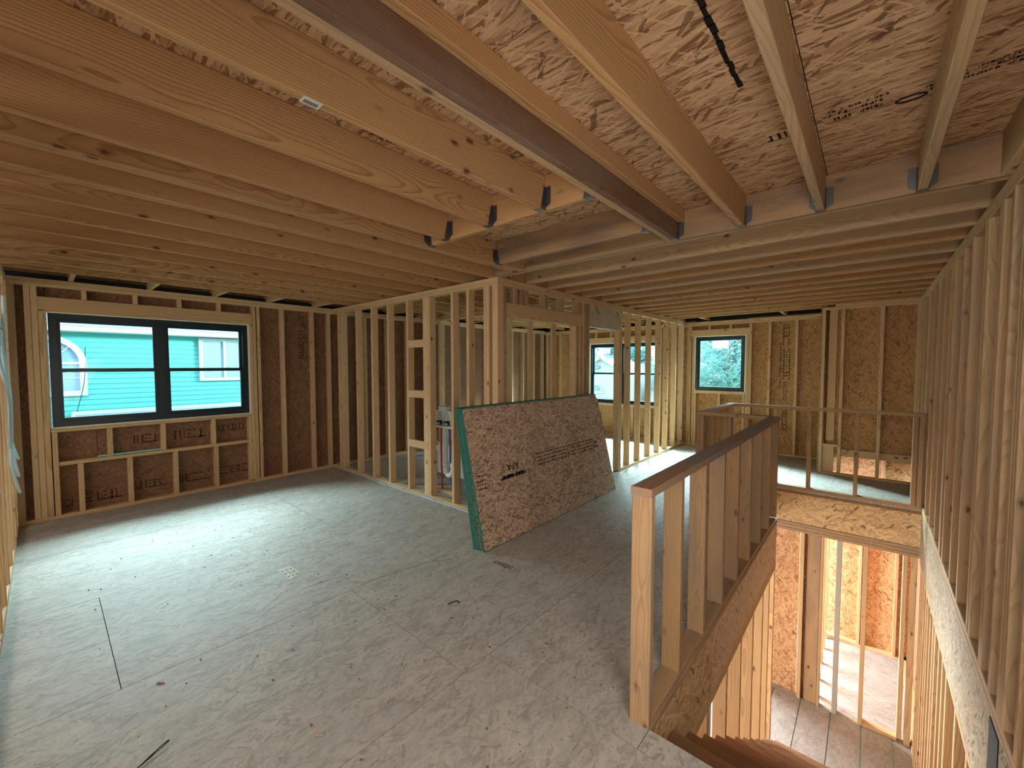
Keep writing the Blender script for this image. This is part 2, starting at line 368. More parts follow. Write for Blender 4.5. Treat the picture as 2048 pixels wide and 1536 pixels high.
# between the left seam and the stair opening
for (a, b) in ((-3.6, 0.3), (0.3, 1.55), (1.55, 2.64), (2.64, 4.95)):
    fsheet(-1.52, -0.676 if b > 1.672 else -0.33, a, b)
fsheet(-0.33, 0.62, -3.6, -0.6); fsheet(-0.33, 0.62, -0.6, 1.672); fsheet(-0.676, -0.33, 1.55, 1.672)
fsheet(-1.52, -1.455, 4.95, 6.22)
fsheet(-1.52, -0.86, 6.22, 8.42); fsheet(-0.86, 0.62, 6.22, 7.55)
fsheet(-0.86, -0.54, 7.55, 8.42)
# joists under the floor, joined: only their ends can be seen round the stair opening
bm = bmesh.new()
for i in range(15):
    x = -6.2 + i*0.36
    bbox(bm, x, x+S, -3.6, 8.4, -0.40, -FT-0.004)
o = meshobj('floor_joists', bm, P_STUD, floor); o['kind'] = 'stuff'
# ceiling of the storey below hides the joists from underneath
# debris and marks on the floor
o = panel('patch', floor, -3.39, -3.17, 1.13, 1.23, 0.0005, 0.002, osb('patch_board', (0.55, 0.50, 0.42), (0.46, 0.42, 0.34), (0.3, 0.25, 0.2), 0.5), 'x'); o['label'] = 'small pale nailed patch'
bm = bmesh.new()
for i in range(3):
    for j in range(3): bbox(bm, -3.34+i*0.06, -3.331+i*0.06, 1.145+j*0.03, 1.154+j*0.03, 0.0018, 0.003)
meshobj('nail_heads', bm, M_INK, floor)
me = text_mesh('OSESC', 0.065)
o = add('pencil_writing', me, floor, M_INKF); o.matrix_world = frame_matrix((-2.23, 2.31, 0.0015), (1, 0.05, 0), (-0.05, 1, 0)); o['kind'] = 'stuff'

# ---------------------------------------------------------------- ceiling: sheets, joists, headers, hangers
ceil = empty('ceiling', (0, 0, 0), kind='structure', label='exposed pine ceiling joists under strand board sheets')
cxs = [-6.5, -5.09, -3.87, -2.65, -1.43, -0.214, 0.75]
for i in range(6):
    ys = [-3.7, -1.3 + (i % 2)*1.2, 1.1 + (i % 2)*1.2 - 0.05, 3.5 + (i % 2)*1.2, 5.9 + (i % 2)*1.2, 8.6]
    for a, b in zip(ys[:-1], ys[1:]):
        panel('ceiling_sheet', ceil, cxs[i]+0.002, cxs[i+1]-0.002, a+0.002, b-0.002, ZO, ZO+0.012, O_CEIL, 'x')
HY1, HY2, BY = 1.882, 2.60, 2.93
def joist_y(x0, y0, y1, mat=P_JOIST, z0=ZT, wd=S, name='joist'): return stick(name, ceil, x0, x0+wd, y0, y1, z0, ZO-0.001, mat)
for x in (-1.435, -1.843, -2.26): joist_y(x, -3.6, HY1)
for x in (-2.500, -2.543): joist_y(x, -3.6, BY if x > -2.52 else BY)
for x in (-2.845, -2.888): joist_y(x, -3.6, 8.45)
x = -3.275
while x > -6.0: joist_y(x, -3.6, 8.45); x -= 0.4064
# short blocks between the last joist and the rim over the left wall
y = 0.2
while y < 8.2: stick('block', ceil, -6.42, -5.72, y, y+S, ZT+.001, ZT+0.085, P_STUD, 'x'); y += 0.62
# trimmer of two plies with a paler strip on its side
joist_y(-1.105, -3.6, BY, P_PALE); o = joist_y(-1.066, -3.6, BY, P_DARK); o['label'] = 'dark weathered ply of the trimmer'
o = stick('ledger_strip', ceil, -1.027, -0.989, -3.6, BY, 2.553, ZO-0.001, P_JOIST); o['label'] = 'orange strip nailed beside the trimmer'
joist_y(-0.655, -3.6, BY); joist_y(-0.257, -3.6, BY, P_PALE); joist_y(0.150, -3.6, BY, P_PALE); joist_y(0.425, -3.6, BY, P_PALE)
# headers
stick('header_joist', ceil, -2.455, -1.107, HY1, HY1+S, ZT, ZO-0.001, P_JOIST)
o = stick('header_joist', ceil, -2.455, -1.107, HY2, HY2+S, ZT, ZO-0.001, P_BEAM); o['label'] = 'grey stained header'
stick('flush_beam', ceil, -2.80, 0.60, BY+0.001, BY+0.001+S, ZT, ZO-0.001, P_BEAM)
stick('flush_beam', ceil, -2.80, 0.60, BY+0.043, BY+0.043+S, ZT, ZO-0.001, P_PALE)
stick('joist', ceil, -2.45, -2.41, HY2+S+.001, BY, ZT, ZO-0.001, P_JOIST)
# joists across, over the hall
ycross = [3.466, 3.857, 4.205, 4.615, 5.057, 5.46, 5.87, 6.27, 6.68, 7.09, 7.49, 7.9]
for i, y in enumerate(ycross):
    stick('joist', ceil, -2.80, 0.60, y-S, y, ZT, ZO-0.001, P_PALE if i in (0, 1, 3, 4, 6) else P_JOIST)
    stick('block', ceil, -2.80+0.0, -2.762, y+0.002, y+0.10, ZT, ZO-0.03, P_JOIST, 'z')
# short lookouts over the far wall, then rims
for x in (-5.0, -4.2, -3.4, -2.4, -1.15, -0.35, 0.12): stick('block', ceil, x, x+S, 7.901 if x > -2.8 else 8.46, 8.50, ZT+.001, ZT+0.085, P_STUD, 'y')
panel('light_block_above', ceil, -6.6, 0.8, -3.8, 8.7, ZO+0.03, ZO+0.05, M_BLACK, 'x')  # unseen black sheet added to stop light through the ceiling seams
for q in ((-6.47, -6.45, -3.7, 8.6), (0.73, 0.75, -3.7, 8.6)): panel('light_block', ceil, q[0], q[1], q[2], q[3], 2.30, ZO+.03, M_BLACK, 'y')  # unseen backing added to keep daylight out of the gaps
panel('light_block', ceil, -6.5, 0.75, 8.55, 8.57, 2.3, ZO+.03, M_BLACK, 'x')
panel('rim_board', ceil, -6.5, 0.75, 8.52, 8.54, ZT, ZO, O_WALL, 'x'); panel('rim_board', ceil, -6.46, -6.44, -3.6, 8.5, ZT, ZO, O_WALL, 'y')
panel('rim_board', ceil, 0.70, 0.72, -3.6, 8.5, ZT, ZO, O_WALL, 'y')
# hangers
def hanger_mesh():
    bm = bmesh.new()      # U for a member running +Y whose end is at y=0, centred on x=0, seat at z=0
    w2 = 0.0215; t = 0.002; h = 0.125
    bbox(bm, -w2-t, w2+t, -0.045, 0.0, -t, 0)
    for s_ in (-1, 1):
        x0, x1 = sorted((s_*w2, s_*(w2+t)))
        vs = bbox(bm, x0, x1, -0.045, 0, 0, h)
        for v in vs:
            if v.co.z > h*0.9 and v.co.y < -0.02: v.co.y = -0.018
        x0, x1 = sorted((s_*w2, s_*(w2+0.034)))
        vs = bbox(bm, x0, x1, -t, 0, 0.012, h)
        for v in vs:
            if v.co.z < 0.02 and abs(v.co.x) > w2+0.01: v.co.z += 0.02
        for k in range(4):
            bbox(bm, s_*(w2+0.018)-0.004, s_*(w2+0.018)+0.004, -0.006, -t, 0.03+k*0.026, 0.038+k*0.026)
        for k in range(2):
            xx = s_*(w2+t); bbox(bm, min(xx, xx+s_*0.004), max(xx, xx+s_*0.004), -0.022, -0.014, 0.03+k*0.05, 0.038+k*0.05)
    me = bpy.data.meshes.new('joist_hanger'); bm.to_mesh(me); bm.free(); me.materials.append(M_STEEL); return me
HM = hanger_mesh()
def hanger(x, y, rz=0): return add('joist_hanger', HM, ceil, None, (x, y, ZT-0.001), (0, 0, rz))
for x in (-1.416, -1.824, -2.241): hanger(x, HY1)
for x in (-1.047, -0.636, -0.238, 0.169, -2.502): hanger(x, BY)
for y in (HY1+S/2, HY2+S/2): hanger(-2.457, y, R(90)); hanger(-1.106, y, R(-90))
# stamps and stickers overhead
def stamp(name, parent, origin, xd, yd, rows, mat, seed, big=None):
    bm = bmesh.new()
    for k, (x, y, l, h) in enumerate(rows): print_row(bm, x, y, l, h, seed+k)
    o = meshobj(name, bm, mat, parent); put(o, frame_matrix(origin, xd, yd)); o['kind'] = 'stuff'; return o
stamp('ink_stamp', ceil, (0.62, 2.10, ZO-0.001), (-1, 0.06, 0), (0, 1, 0), [(0.0, 0.14, 0.15, 0.045), (0.2, 0.165, 0.28, 0.014), (0.2, 0.14, 0.30, 0.012), (0.25, 0.112, 0.2, 0.012), (0.62, 0.16, 0.16, 0.02), (0.62, 0.12, 0.17, 0.02), (0.60, 0.09, 0.2, 0.014), (0.88, 0.13, 0.14, 0.055)], M_INK, 3)
bm = bmesh.new(); tube(bm, [(0.045*math.cos(a*math.pi/8), 0.02*math.sin(a*math.pi/8), 0) for a in range(17)], 0.004, 5)
meshobj('ink_ring', bm, M_INK, ceil, (0.09, 2.31, ZO-0.002))
stamp('ink_stamp', ceil, (-1.12, 1.15, ZO-0.001), (0, 1, 0), (1, 0, 0), [(0, -0.2, 0.12, 0.05), (0.02, -0.13, 0.1, 0.03)], M_INK, 31)
stamp('ink_stamp', ceil, (-1.60, 1.0, ZO-0.001), (0, 1, 0), (1, 0, 0), [(0, -0.16, 0.16, 0.05), (0.02, -0.09, 0.12, 0.03)], M_INK, 37)
bm = bmesh.new()
rg = random.Random(4); prev = (-0.405, 0.9)
for k in range(20):
    y = 0.95 + k*0.042
    bbox(bm, -0.417+rg.uniform(-.004, .004), -0.398+rg.uniform(-.004, .004), y, y+0.046, ZO-0.0012, ZO-0.0004)
meshobj('marker_line', bm, M_INK, ceil)
bm = bmesh.new(); bbox(bm, -1.44, -1.397, 0.583, 0.645, ZT-0.0012, ZT-0.0004)
o = meshobj('paper_tag', bm, M_WHITE, ceil); o['label'] = 'small white bar code sticker'
bm = bmesh.new()
for k in range(9): bbox(bm, -1.432, -1.412, 0.592+k*0.005, 0.5945+k*0.005, ZT-0.0018, ZT-0.001)
meshobj('bar_code', bm, M_INK, ceil)

# ---------------------------------------------------------------- wall builders
def wall(name, label, loc): return empty(name, loc, kind='structure', label=label)
# left outer wall (inner face x = -6.23)
XL = -6.232
WL = wall('wall_left', 'outer stud wall on the left around the wide window, strand board coloured dark for shade behind', (XL, 3, 0))
def ls(y0, y1, z0, z1, mat=P_STUD, name='stud', dx=0): return stick(name, WL, XL-D4+dx, XL+dx, y0, y1, z0, z1, mat)
ls(-0.3, 8.4, 0, S, name='bottom_plate'); ls(-0.3, 8.4, ZP, ZP+S-.001, name='top_plate'); ls(-0.3, 8.4, ZP+S, ZT, name='top_plate')
for y in (-0.216,): ls(y, y+0.055, S, ZP, P_STUD)
for k in range(3): ls(-0.105+k*0.0445, -0.105+k*0.0445+0.0425, S, 2.13 if k == 2 else ZP)
ls(0.034, 0.074, S, 0.93-S)
ls(-0.018, 1.855, 2.118, 2.262, P_STUD, 'header')
ls(0.03, 1.82, 0.893, 0.929, P_STUD, 'sill_plate')
for y in (0.29, 0.69, 1.08, 1.475): ls(y, y+S, 2.263, ZP, name='cripple_stud')
ls(0.075, 1.78, 0.545, 0.583, P_STUD, 'cross_rail')
for y in (0.435, 0.885, 1.375): ls(y, y+0.043, 0.584, 0.892, name='cripple_stud')
for y in (0.205, 0.588, 0.99, 1.395): ls(y, y+0.043, S, 0.544, name='cripple_stud')
ls(1.783, 1.82, S, 0.892)
for y in (1.822, 1.862, 1.912): ls(y, y+S, S, 2.117 if y < 1.85 else ZP)
y = 2.215
for y in (2.215, 2.625, 2.87, 3.08, 3.47, 3.88, 4.28, 4.69, 5.1, 5.5, 5.91, 6.31, 6.72, 7.13, 7.53, 7.94, 8.31): ls(y, y+0.042, S, ZP)
XS = XL-D4-0.001
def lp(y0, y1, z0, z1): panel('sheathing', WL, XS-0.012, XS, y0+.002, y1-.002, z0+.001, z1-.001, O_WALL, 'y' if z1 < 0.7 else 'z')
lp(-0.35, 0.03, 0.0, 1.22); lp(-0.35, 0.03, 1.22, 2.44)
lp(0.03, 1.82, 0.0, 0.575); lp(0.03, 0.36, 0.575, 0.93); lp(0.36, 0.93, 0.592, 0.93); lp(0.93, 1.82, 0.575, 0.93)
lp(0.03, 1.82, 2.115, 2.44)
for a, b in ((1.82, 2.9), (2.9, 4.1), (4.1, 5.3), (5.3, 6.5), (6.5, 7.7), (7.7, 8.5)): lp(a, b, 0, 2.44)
for q in ((-0.5, 0.03, -0.4, 2.5), (1.82, 8.6, -0.4, 2.5), (0.03, 1.82, -0.4, 0.577), (0.03, 0.36, 0.577, 0.93), (0.36, 0.93, 0.590, 0.93), (0.93, 1.82, 0.577, 0.93), (0.03, 1.82, 2.117, 2.5)):
    panel('light_block', WL, XS-0.017, XS-0.013, *q, M_BLACK, 'y')  # unseen black backing added to make the left wall light-tight
fm = (XS+0.001)
stamp('ink_stamp', WL, (fm, 1.78, 0.12), (0, -1, 0), (0, 0, -1), [(0, -0.14, 0.28, 0.10), (0.42, -0.12, 0.34, 0.10), (0.84, -0.12, 0.34, 0.09), (1.24, -0.08, 0.3, 0.10), (1.62, -0.05, 0.1, 0.08)], M_INKF, 71)
stamp('ink_stamp', WL, (fm, 1.75, 0.76), (0, -1, 0), (0, 0, -1), [(0, -0.05, 0.3, 0.09), (0.42, -0.03, 0.33, 0.11), (0.9, -0.02, 0.2, 0.10)], M_INKF, 79)
stamp('ink_stamp', WL, (fm, 2.47, 2.30), (0, 0, -1), (0, 1, 0), [(0, 0.02, 0.16, 0.06), (0.22, 0.0, 0.4, 0.08), (0.1, 0.09, 0.3, 0.03), (0.66, 0.0, 0.14, 0.05)], M_INKF, 85)

def window(name, label, along, face, u0, u1, z0, z1, out, units, hung, wth=0.05):
    """along: 'y' (wall at constant x=face) or 'x' (wall at constant y=face); out = outward sign"""
    e = empty(name, (face, (u0+u1)/2, z0) if along == 'y' else ((u0+u1)/2, face, z0), kind='structure', label=label)
    def bar(nm, a, b, c, d, t0, t1, mat=M_FRAME, par=e):
        bm = bmesh.new(); p, q = sorted((face+out*t0, face+out*t1))
        if along == 'y': bbox(bm, p, q, a, b, c, d)
        else: bbox(bm, a, b, p, q, c, d)
        return bm
    def joined(nm, bars, mat, par=e):
        bm = bmesh.new()
        for (a, b, c, d, t0, t1) in bars:
            p, q = sorted((face+out*t0, face+out*t1))
            if along == 'y': bbox(bm, p, q, a, b, c, d)
            else: bbox(bm, a, b, p, q, c, d)
        return meshobj(nm, bm, mat, par, (0, 0, 0))
    o = joined('nail_flange', [(u0-0.004, u1+0.004, z0-0.004, z0+0.012, 0.02, 0.075), (u0-0.004, u1+0.004, z1-0.008, z1+0.004, 0.02, 0.075),
            (u0-0.004, u0+0.01, z0+0.012, z1-0.008, 0.02, 0.075), (u1-0.012, u1+0.004, z0+0.012, z1-0.008, 0.02, 0.075)], M_VINYL)
    a0, a1, b0, b1 = u0+0.014, u1-0.014, z0+0.014, z1-0.010
    joined('window_frame', [(a0, a1, b0, b0+wth, 0.04, 0.12), (a0, a1, b1-wth, b1, 0.04, 0.12), (a0, a0+wth, b0+wth, b1-wth, 0.04, 0.12), (a1-wth, a1, b0+wth, b1-wth, 0.04, 0.12)], M_FRAME)
    n = units; span = (a1-a0)/n
    for k in range(1, n): joined('mullion', [(a0+span*k-wth*0.75, a0+span*k+wth*0.75, b0+.001, b1-.001, 0.036, 0.121)], M_FRAME)
    for k in range(n):
        l = a0+span*k+(wth if k == 0 else wth*0.75); r = a0+span*(k+1)-(wth if k == n-1 else wth*0.75); zb, zt = b0+wth, b1-wth
        s_ = 0.03
        parts = [(zb, zt, 0.07)] if not hung else [(zb, (zb+zt)/2+0.02, 0.055), ((zb+zt)/2-0.02, zt, 0.088)]
        for (c, d, t) in parts:
            sash = joined('sash', [(l, r, c, c+s_*1.15, t, t+0.03), (l, r, d-s_, d, t, t+0.03), (l, l+s_, c+s_*1.15, d-s_, t, t+0.03), (r-s_, r, c+s_*1.15, d-s_, t, t+0.03)], M_FRAME)
            bm = bmesh.new(); p, q = sorted((face+out*(t+0.012), face+out*(t+0.016)))
            if along == 'y': bbox(bm, p, q, l+s_*.8, r-s_*.8, c+s_*.8, d-s_*.8)
            else: bbox(bm, l+s_*.8, r-s_*.8, p, q, c+s_*.8, d-s_*.8)
            gp = meshobj('glass_pane', bm, M_GLASS, sash, (0, 0, 0))
        if hung:
            zm = (zb+zt)/2+0.014
            for q_ in (0.22, 0.78):
                um = l+(r-l)*q_; joined('sash_lock', [(um-0.03, um+0.03, zm, zm+0.008, 0.058, 0.08)], M_STEEL)
    return e
window('window_1', 'wide black double hung window in the left wall facing a teal house', 'y', XL, 0.031, 1.82, 0.931, 2.117, -1, 2, True, 0.055)

# near left wall (room face y = -0.20) seen almost edge on
WN = wall('wall_near', 'open stud wall seen almost edge on at the left border of the view', (-3.4, -0.24, 0))
YN = -0.205
def ns(x0, x1, z0, z1, name='stud', mat=P_STUD): return stick(name, WN, x0, x1, YN-D4, YN, z0, z1, mat)
ns(-6.2, -1.6, 0, S, 'bottom_plate'); ns(-6.2, -1.6, ZP, ZP+S-.001, 'top_plate'); ns(-6.2, -1.6, ZP+S, ZT, 'top_plate')
for i in range(12): ns(-6.19+i*0.4064, -6.152+i*0.4064, S, ZP)
ns(-6.15, -6.112, S, ZP)
# room behind it
WB = wall('wall_back', 'outer wall of the room behind the photographer', (-3, -3.6, 0))
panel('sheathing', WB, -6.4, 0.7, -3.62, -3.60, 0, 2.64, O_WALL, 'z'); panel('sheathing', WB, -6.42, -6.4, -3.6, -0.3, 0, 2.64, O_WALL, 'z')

# ---------------------------------------------------------------- partition: front face y = 2.955, right face x = -2.77
YF = 2.955; XR = -2.77
WF = wall('wall_partition_front', 'open stud partition facing the room beside the leaning boards', (-4.5, YF, 0))
def fs(x0, x1, z0, z1, name='stud', mat=P_STUD, y0=YF, y1=YF+D4, ax=None): return stick(name, WF, x0, x1, y0, y1, z0, z1, mat, ax)
fs(XL+.001, XR, 0.006, S, 'bottom_plate', P_PALE); fs(XL+.001, XR, ZP, ZP+S-.001, 'top_plate'); fs(XL+.001, XR, ZP+S, ZT, 'top_plate')
bm = bmesh.new(); rg = random.Random(9); x = XL+.02
while x < XR-0.05:
    wd = rg.uniform(0.1, 0.28); x1 = min(x+wd, XR-0.02)
    vs = bbox(bm, x, x1, YF-0.02-rg.uniform(0, 0.025), YF+0.004, 0.0, rg.uniform(0.006, 0.02)); x = x1
o = meshobj('sill_seal', bm, M_SEAL, WF); o['label'] = 'grey foam strip squeezed out under the plate'
for x in (-6.10, -6.0, -5.558, -5.141, -4.742, -4.317, -3.887, -3.477, -3.227): fs(x, x+S, S, ZP)
fs(-3.978, -3.889, S, ZP, y0=YF+0.0, y1=YF+S)
for z0, z1 in ((1.79, 1.88), (1.185, 1.274), (0.575, 0.664)): fs(-4.278, -3.89, z0, z1, 'block', y0=YF-0.001+S*0, y1=YF+S-.002, ax='x')
for x in (-2.97, -2.93, -2.85): fs(x, x+(S if x < -2.9 else 0.078), S, ZP)
for x in (-5.3, -4.9, -4.45): pass

WR = wall('wall_partition_right', 'open stud partition with two doorways along the hall', (XR, 5.7, 0))
def rs(y0, y1, z0, z1, name='stud', mat=P_STUD, x0=XR-D4, x1=XR, ax=None): return stick(name, WR, x0, x1, y0, y1, z0, z1, mat, ax)
YE = 8.4
rs(YF+D4+.001, YE, ZP, ZP+S-.001, 'top_plate'); rs(YF+D4+.001, YE, ZP+S, ZT, 'top_plate'); rs(YF+0.001, YF+D4, ZP+S, ZT, 'top_plate', ax='y') if False else None
rs(3.046, 3.084, S, ZP, mat=P_BEAM); rs(5.56, YE, 0, S, 'bottom_plate'); rs(3.046, 3.13, 0, S, 'bottom_plate'); rs(4.37, 4.71, 0, S, 'bottom_plate')
rs(3.086, 4.54, 2.065, 2.205, 'header', P_STUD)
for y in (3.21, 3.30, 3.38, 3.73, 4.06, 4.42): rs(y, y+0.055, 2.206, ZP, 'cripple_stud', P_KNEE)
rs(4.37, 4.408, S, 2.064); rs(4.46, 4.498, S, 2.064); rs(4.545, 4.583, S, ZP)
rs(4.60, 4.638, S, ZP, mat=P_BEAM); rs(4.645, 4.70, S, ZP, mat=P_BEAM)
o = panel('header', WR, XR-0.08, XR-0.002, 4.71, 5.585, 2.078, ZP-.001, osb('header_ply', (0.50, 0.42, 0.30), (0.42, 0.34, 0.23), (0.3, 0.23, 0.15), 0.4, size=3), 'y'); o['label'] = 'smooth pale plywood header'
rs(5.545, 5.583, S, 2.077)
rs(5.60, 5.638, S, ZP)
for y in (5.886, 6.258, 6.666, 7.07, 7.444, 7.848, 8.259): rs(y, y+S, S, ZP)
WI = wall('wall_bath_back', 'open stud wall between the small room and the far bedroom', (-4.5, 4.65, 0))
def bs(x0, x1, z0, z1, name='stud'): return stick(name, WI, x0, x1, 4.61, 4.61+D4, z0, z1, P_STUD)
bs(-6.2, XR-D4-.002, 0, S, 'bottom_plate'); bs(-6.2, XR-D4-.002, ZP, ZP+S-.001, 'top_plate'); bs(-6.2, XR-D4-.002, ZP+S, ZT, 'top_plate')
for i in range(9): bs(-6.18+i*0.4064, -6.142+i*0.4064, S, ZP)

# ---------------------------------------------------------------- far wall y = 8.4
YW = 8.4
WFAR = wall('wall_far', 'far outer stud wall with the square window and the double window', (-3, YW, 0))
def ws(x0, x1, z0, z1, name='stud', mat=P_STUD): return stick(name, WFAR, x0, x1, YW, YW+D4, z0, z1, mat)
ws(XL, -0.56, 0, S, 'bottom_plate'); ws(XL, -0.56, ZP-0.03, ZP+S-.032, 'top_plate'); ws(XL, -0.56, ZP+S-0.03, ZT-0.03, 'top_plate')
ZQ = ZP-0.031
for x in (-6.2, -5.8, -5.4, -5.02, -4.985): ws(x, x+S, S, ZQ)
ws(-4.985, -3.28, 2.07, 2.20, 'header'); ws(-4.945, -3.33, 0.672, 0.709, 'sill_plate')
for x in (-4.80, -4.42, -4.0, -3.6): ws(x, x+S, 2.201, ZQ, 'cripple_stud'); ws(x+0.1, x+0.1+S, S, 0.671, 'cripple_stud')
for x in (-3.33, -3.29, -3.05, -2.92): ws(x, x+S, S, ZQ if x > -3.3 else 2.069)
for x in (-2.74, -2.70, -2.645): ws(x, x+S, S, ZQ if x < -2.66 else 2.13)
ws(-2.66, -1.66, 2.131, 2.255, 'header'); ws(-2.605, -1.715, 1.032, 1.069, 'sill_plate')
for x in (-2.36, -1.99): ws(x, x+0.04, 2.256, ZQ, 'cripple_stud')
ws(-2.17, -2.13, S, 1.031, 'cripple_stud')
ws(-2.602, -2.565, S, 1.031); ws(-1.756, -1.718, S, 1.031)
for x in (-1.712, -1.665): ws(x, x+0.045, S, 2.13 if x < -1.7 else ZQ)
for x in (-1.368, -0.975, -0.60): ws(x, x+0.042, S, ZQ)
YS = YW+D4+0.001
def wp(x0, x1, z0, z1): panel('sheathing', WFAR, x0+.002, x1-.002, YS, YS+0.012, z0+.001, z1-.001, O_WALLF, 'z')
for a, b in ((-6.35, -4.945), (-3.335, -2.605), (-1.715, -0.9), (-0.9, 0.7)): wp(a, b, -0.1, 2.44)
for q in ((-6.40, -4.945, -0.4, 2.7), (-3.335, -2.605, -0.4, 2.7), (-1.715, 0.8, -0.4, 2.7), (-4.945, -3.335, -0.4, 0.708), (-4.945, -3.335, 2.07, 2.7), (-2.605, -1.715, -0.4, 1.068), (-2.605, -1.715, 2.13, 2.7)):
    panel('light_block', WFAR, q[0], q[1], YS+0.013, YS+0.016, q[2], q[3], M_BLACK, 'x')  # unseen black backing added so no light leaks through the far wall
wp(-4.945, -3.335, 0, 0.708); wp(-4.945, -3.335, 2.07, 2.40); wp(-2.605, -1.715, 0, 1.068); wp(-2.605, -1.715, 2.13, 2.40)
stamp('ink_stamp', WFAR, (-1.10, YS-0.001, 2.28), (0, 0, -1), (-1, 0, 0), [(0, -0.03, 0.35, 0.09), (0.42, -0.05, 0.5, 0.10), (1.0, -0.02, 0.3, 0.06), (1.5, -0.03, 0.4, 0.08), (0.3, 0.07, 0.8, 0.03)], M_INKF, 91)
window('window_2', 'square black framed window in the far wall filled with tree foliage', 'x', YW, -2.603, -1.717, 1.071, 2.129, 1, 1, False, 0.042)
window('window_3', 'black double window of the far bedroom seen between studs', 'x', YW, -4.943, -3.337, 0.711, 2.067, 1, 2, True, 0.042)
# maker's stickers on the panes
for (x0, x1, z0, z1) in ((-2.30, -2.02, 1.90, 2.05), (-4.72, -4.46, 1.85, 1.98)):
    e_ = bpy.data.objects['window_2'] if x0 > -3 else bpy.data.objects['window_3']
    yy = YW+0.075
    s_ = NB('sticker_film') if False else None
    bm = bmesh.new(); bbox(bm, x0, x1, yy-0.0006, yy, z0, z1); st = meshobj('pane_sticker', bm, M_FILM, e_)
    bm = bmesh.new(); print_row(bm, 0.02, 0.025, (x1-x0)*0.75, 0.02, 5); print_row(bm, 0.02, 0.07, (x1-x0)*0.55, 0.014, 6)
    tube(bm, [((x1-x0)-0.045+0.02*math.cos(a*math.pi/6), 0.1+0.02*math.sin(a*math.pi/6), 0) for a in range(13)], 0.004, 4)
    o = meshobj('sticker_print', bm, M_GREYPIPE, e_); put(o, frame_matrix((x0, yy-0.0012, z0), (1, 0, 0), (0, 0, 1)))

# jutting wall at y = 7.45 with a low gap over the storey below
YJ = 7.45
WJ = wall('wall_jut', 'stud wall standing forward of the far wall, low gap at its foot', (0, YJ, 0))
def js(x0, x1, z0, z1, name='stud', mat=P_STUD, y0=YJ, y1=YJ+D4, ax=None): return stick(name, WJ, x0, x1, y0, y1, z0, z1, mat, ax)
js(-0.545, 0.60, ZP, ZP+S-.001, 'top_plate'); js(-0.40, 0.60, ZP+S, ZT, 'top_plate'); js(-0.545, 0.46, -0.02, 0.018, 'bottom_plate')
for x in (-0.545, -0.328, 0.085, 0.44, 0.482): js(x, x+0.04, 0.019, ZP)
js(-0.466, -0.372, 0.48, ZP, 'plank', P_STUD, YJ+0.05, YJ+0.088); js(-0.50, -0.33, 0.40, 0.435, 'block', ax='x')
js(-0.50, -0.37, 0.019, 0.40, 'plank', P_STUD, YJ+0.05, YJ+0.088, 'z')
js(-0.285, 0.46, 0.27, 0.37, 'header', P_STUD, YJ+0.05, YJ+0.088)
panel('sheathing', WJ, -0.40, 0.10, YJ+D4+.001, YJ+D4+.013, 0.28, ZT, O_WALLF, 'z'); panel('sheathing', WJ, 0.103, 0.62, YJ+D4+.001, YJ+D4+.013, 0.28, ZT, O_WALLF, 'z')
panel('sheathing', WJ, -0.56, -0.547, YJ, YW, 0, ZT, O_WALLF, 'z')

# ---------------------------------------------------------------- right wall x = 0.46
WRT = wall('wall_right', 'close set stud wall along the stair opening on the right', (0.5, 4, 0))
def gs(y0, y1, z0, z1, name='stud', mat=P_PALE, x0=WX, x1=WX+0.14): return stick(name, WRT, x0, x1, y0, y1, z0, z1, mat)
gs(-3.6, 8.4, ZP, ZP+S-.001, 'top_plate'); gs(-3.6, 8.4, ZP+S, ZT, 'top_plate'); gs(-3.6, 7.4, 0, S, 'bottom_plate')
for y in (-2.8, -2.4, -2.0, -1.6, -1.2, -0.8, -0.4, 0.0, 0.4, 0.8, 1.2, 1.6, 2.0, 2.28, 2.60, 2.645, 2.69, 2.86, 3.06, 3.10, 3.39, 3.46, 3.84, 4.16, 4.56, 4.72, 4.76, 5.09, 5.50, 5.9, 6.3, 6.35, 6.78, 7.15, 7.3): gs(y, y+S, S, ZP)
for y in (2.40,): gs(y, y+S, S, ZP)
y = -3.6
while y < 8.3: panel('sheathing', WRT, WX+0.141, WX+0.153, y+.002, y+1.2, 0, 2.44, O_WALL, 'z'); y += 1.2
# storm of nails left out; diagonal end of the band
# ---------------------------------------------------------------- half walls (guards) round the opening
def knee(name, label, x, y): return empty(name, (x, y, 0), label, 'half wall')
KZ = 1.012; KT = 1.05
K1 = knee('half_wall', 'long half wall of bare studs with weathered rail tinted grey for skylight beside the stairs, nearest the viewer', -0.72, 3.2)
stick('post', K1, -0.765, SX, 1.665, 1.703, 0.0, KZ, P_KNEE)
stick('bottom_plate', K1, -0.765, SX, 1.704, 4.78, 0.0, S, P_KNEE)
stick('post', K1, -0.765, SX, 1.667+S+.001, 1.708+S, S, KZ-0.001, P_KNEE) if False else None
for y in (2.035, 2.425, 2.815, 3.20, 3.60, 4.0, 4.41): stick('stud', K1, -0.765+random.uniform(-.006, 0), SX, y, y+S, S, KZ-0.0005, P_KNEE)
stick('stud', K1, -0.765, SX, 4.81, 4.85, S, KZ-.0005, P_KNEE)
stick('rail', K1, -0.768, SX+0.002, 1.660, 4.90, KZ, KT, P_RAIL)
stick('stud', K1, -0.83, -0.745, 4.86, 4.90, 0, KZ-.001, P_KNEE)
K2 = knee('half_wall', 'short half wall turning left at the end of the long guard rail', -1.1, 4.9)
stick('rail', K2, -1.47, -0.77, 4.85, 4.94, KZ, KT, P_KNEE); stick('bottom_plate', K2, -1.47, -0.84, 4.85, 4.94, 0, S, P_KNEE)
for x in (-1.47, -1.43, -1.15, -0.99): stick('stud', K2, x, x+S, 4.855, 4.935, S, KZ-.001, P_KNEE)
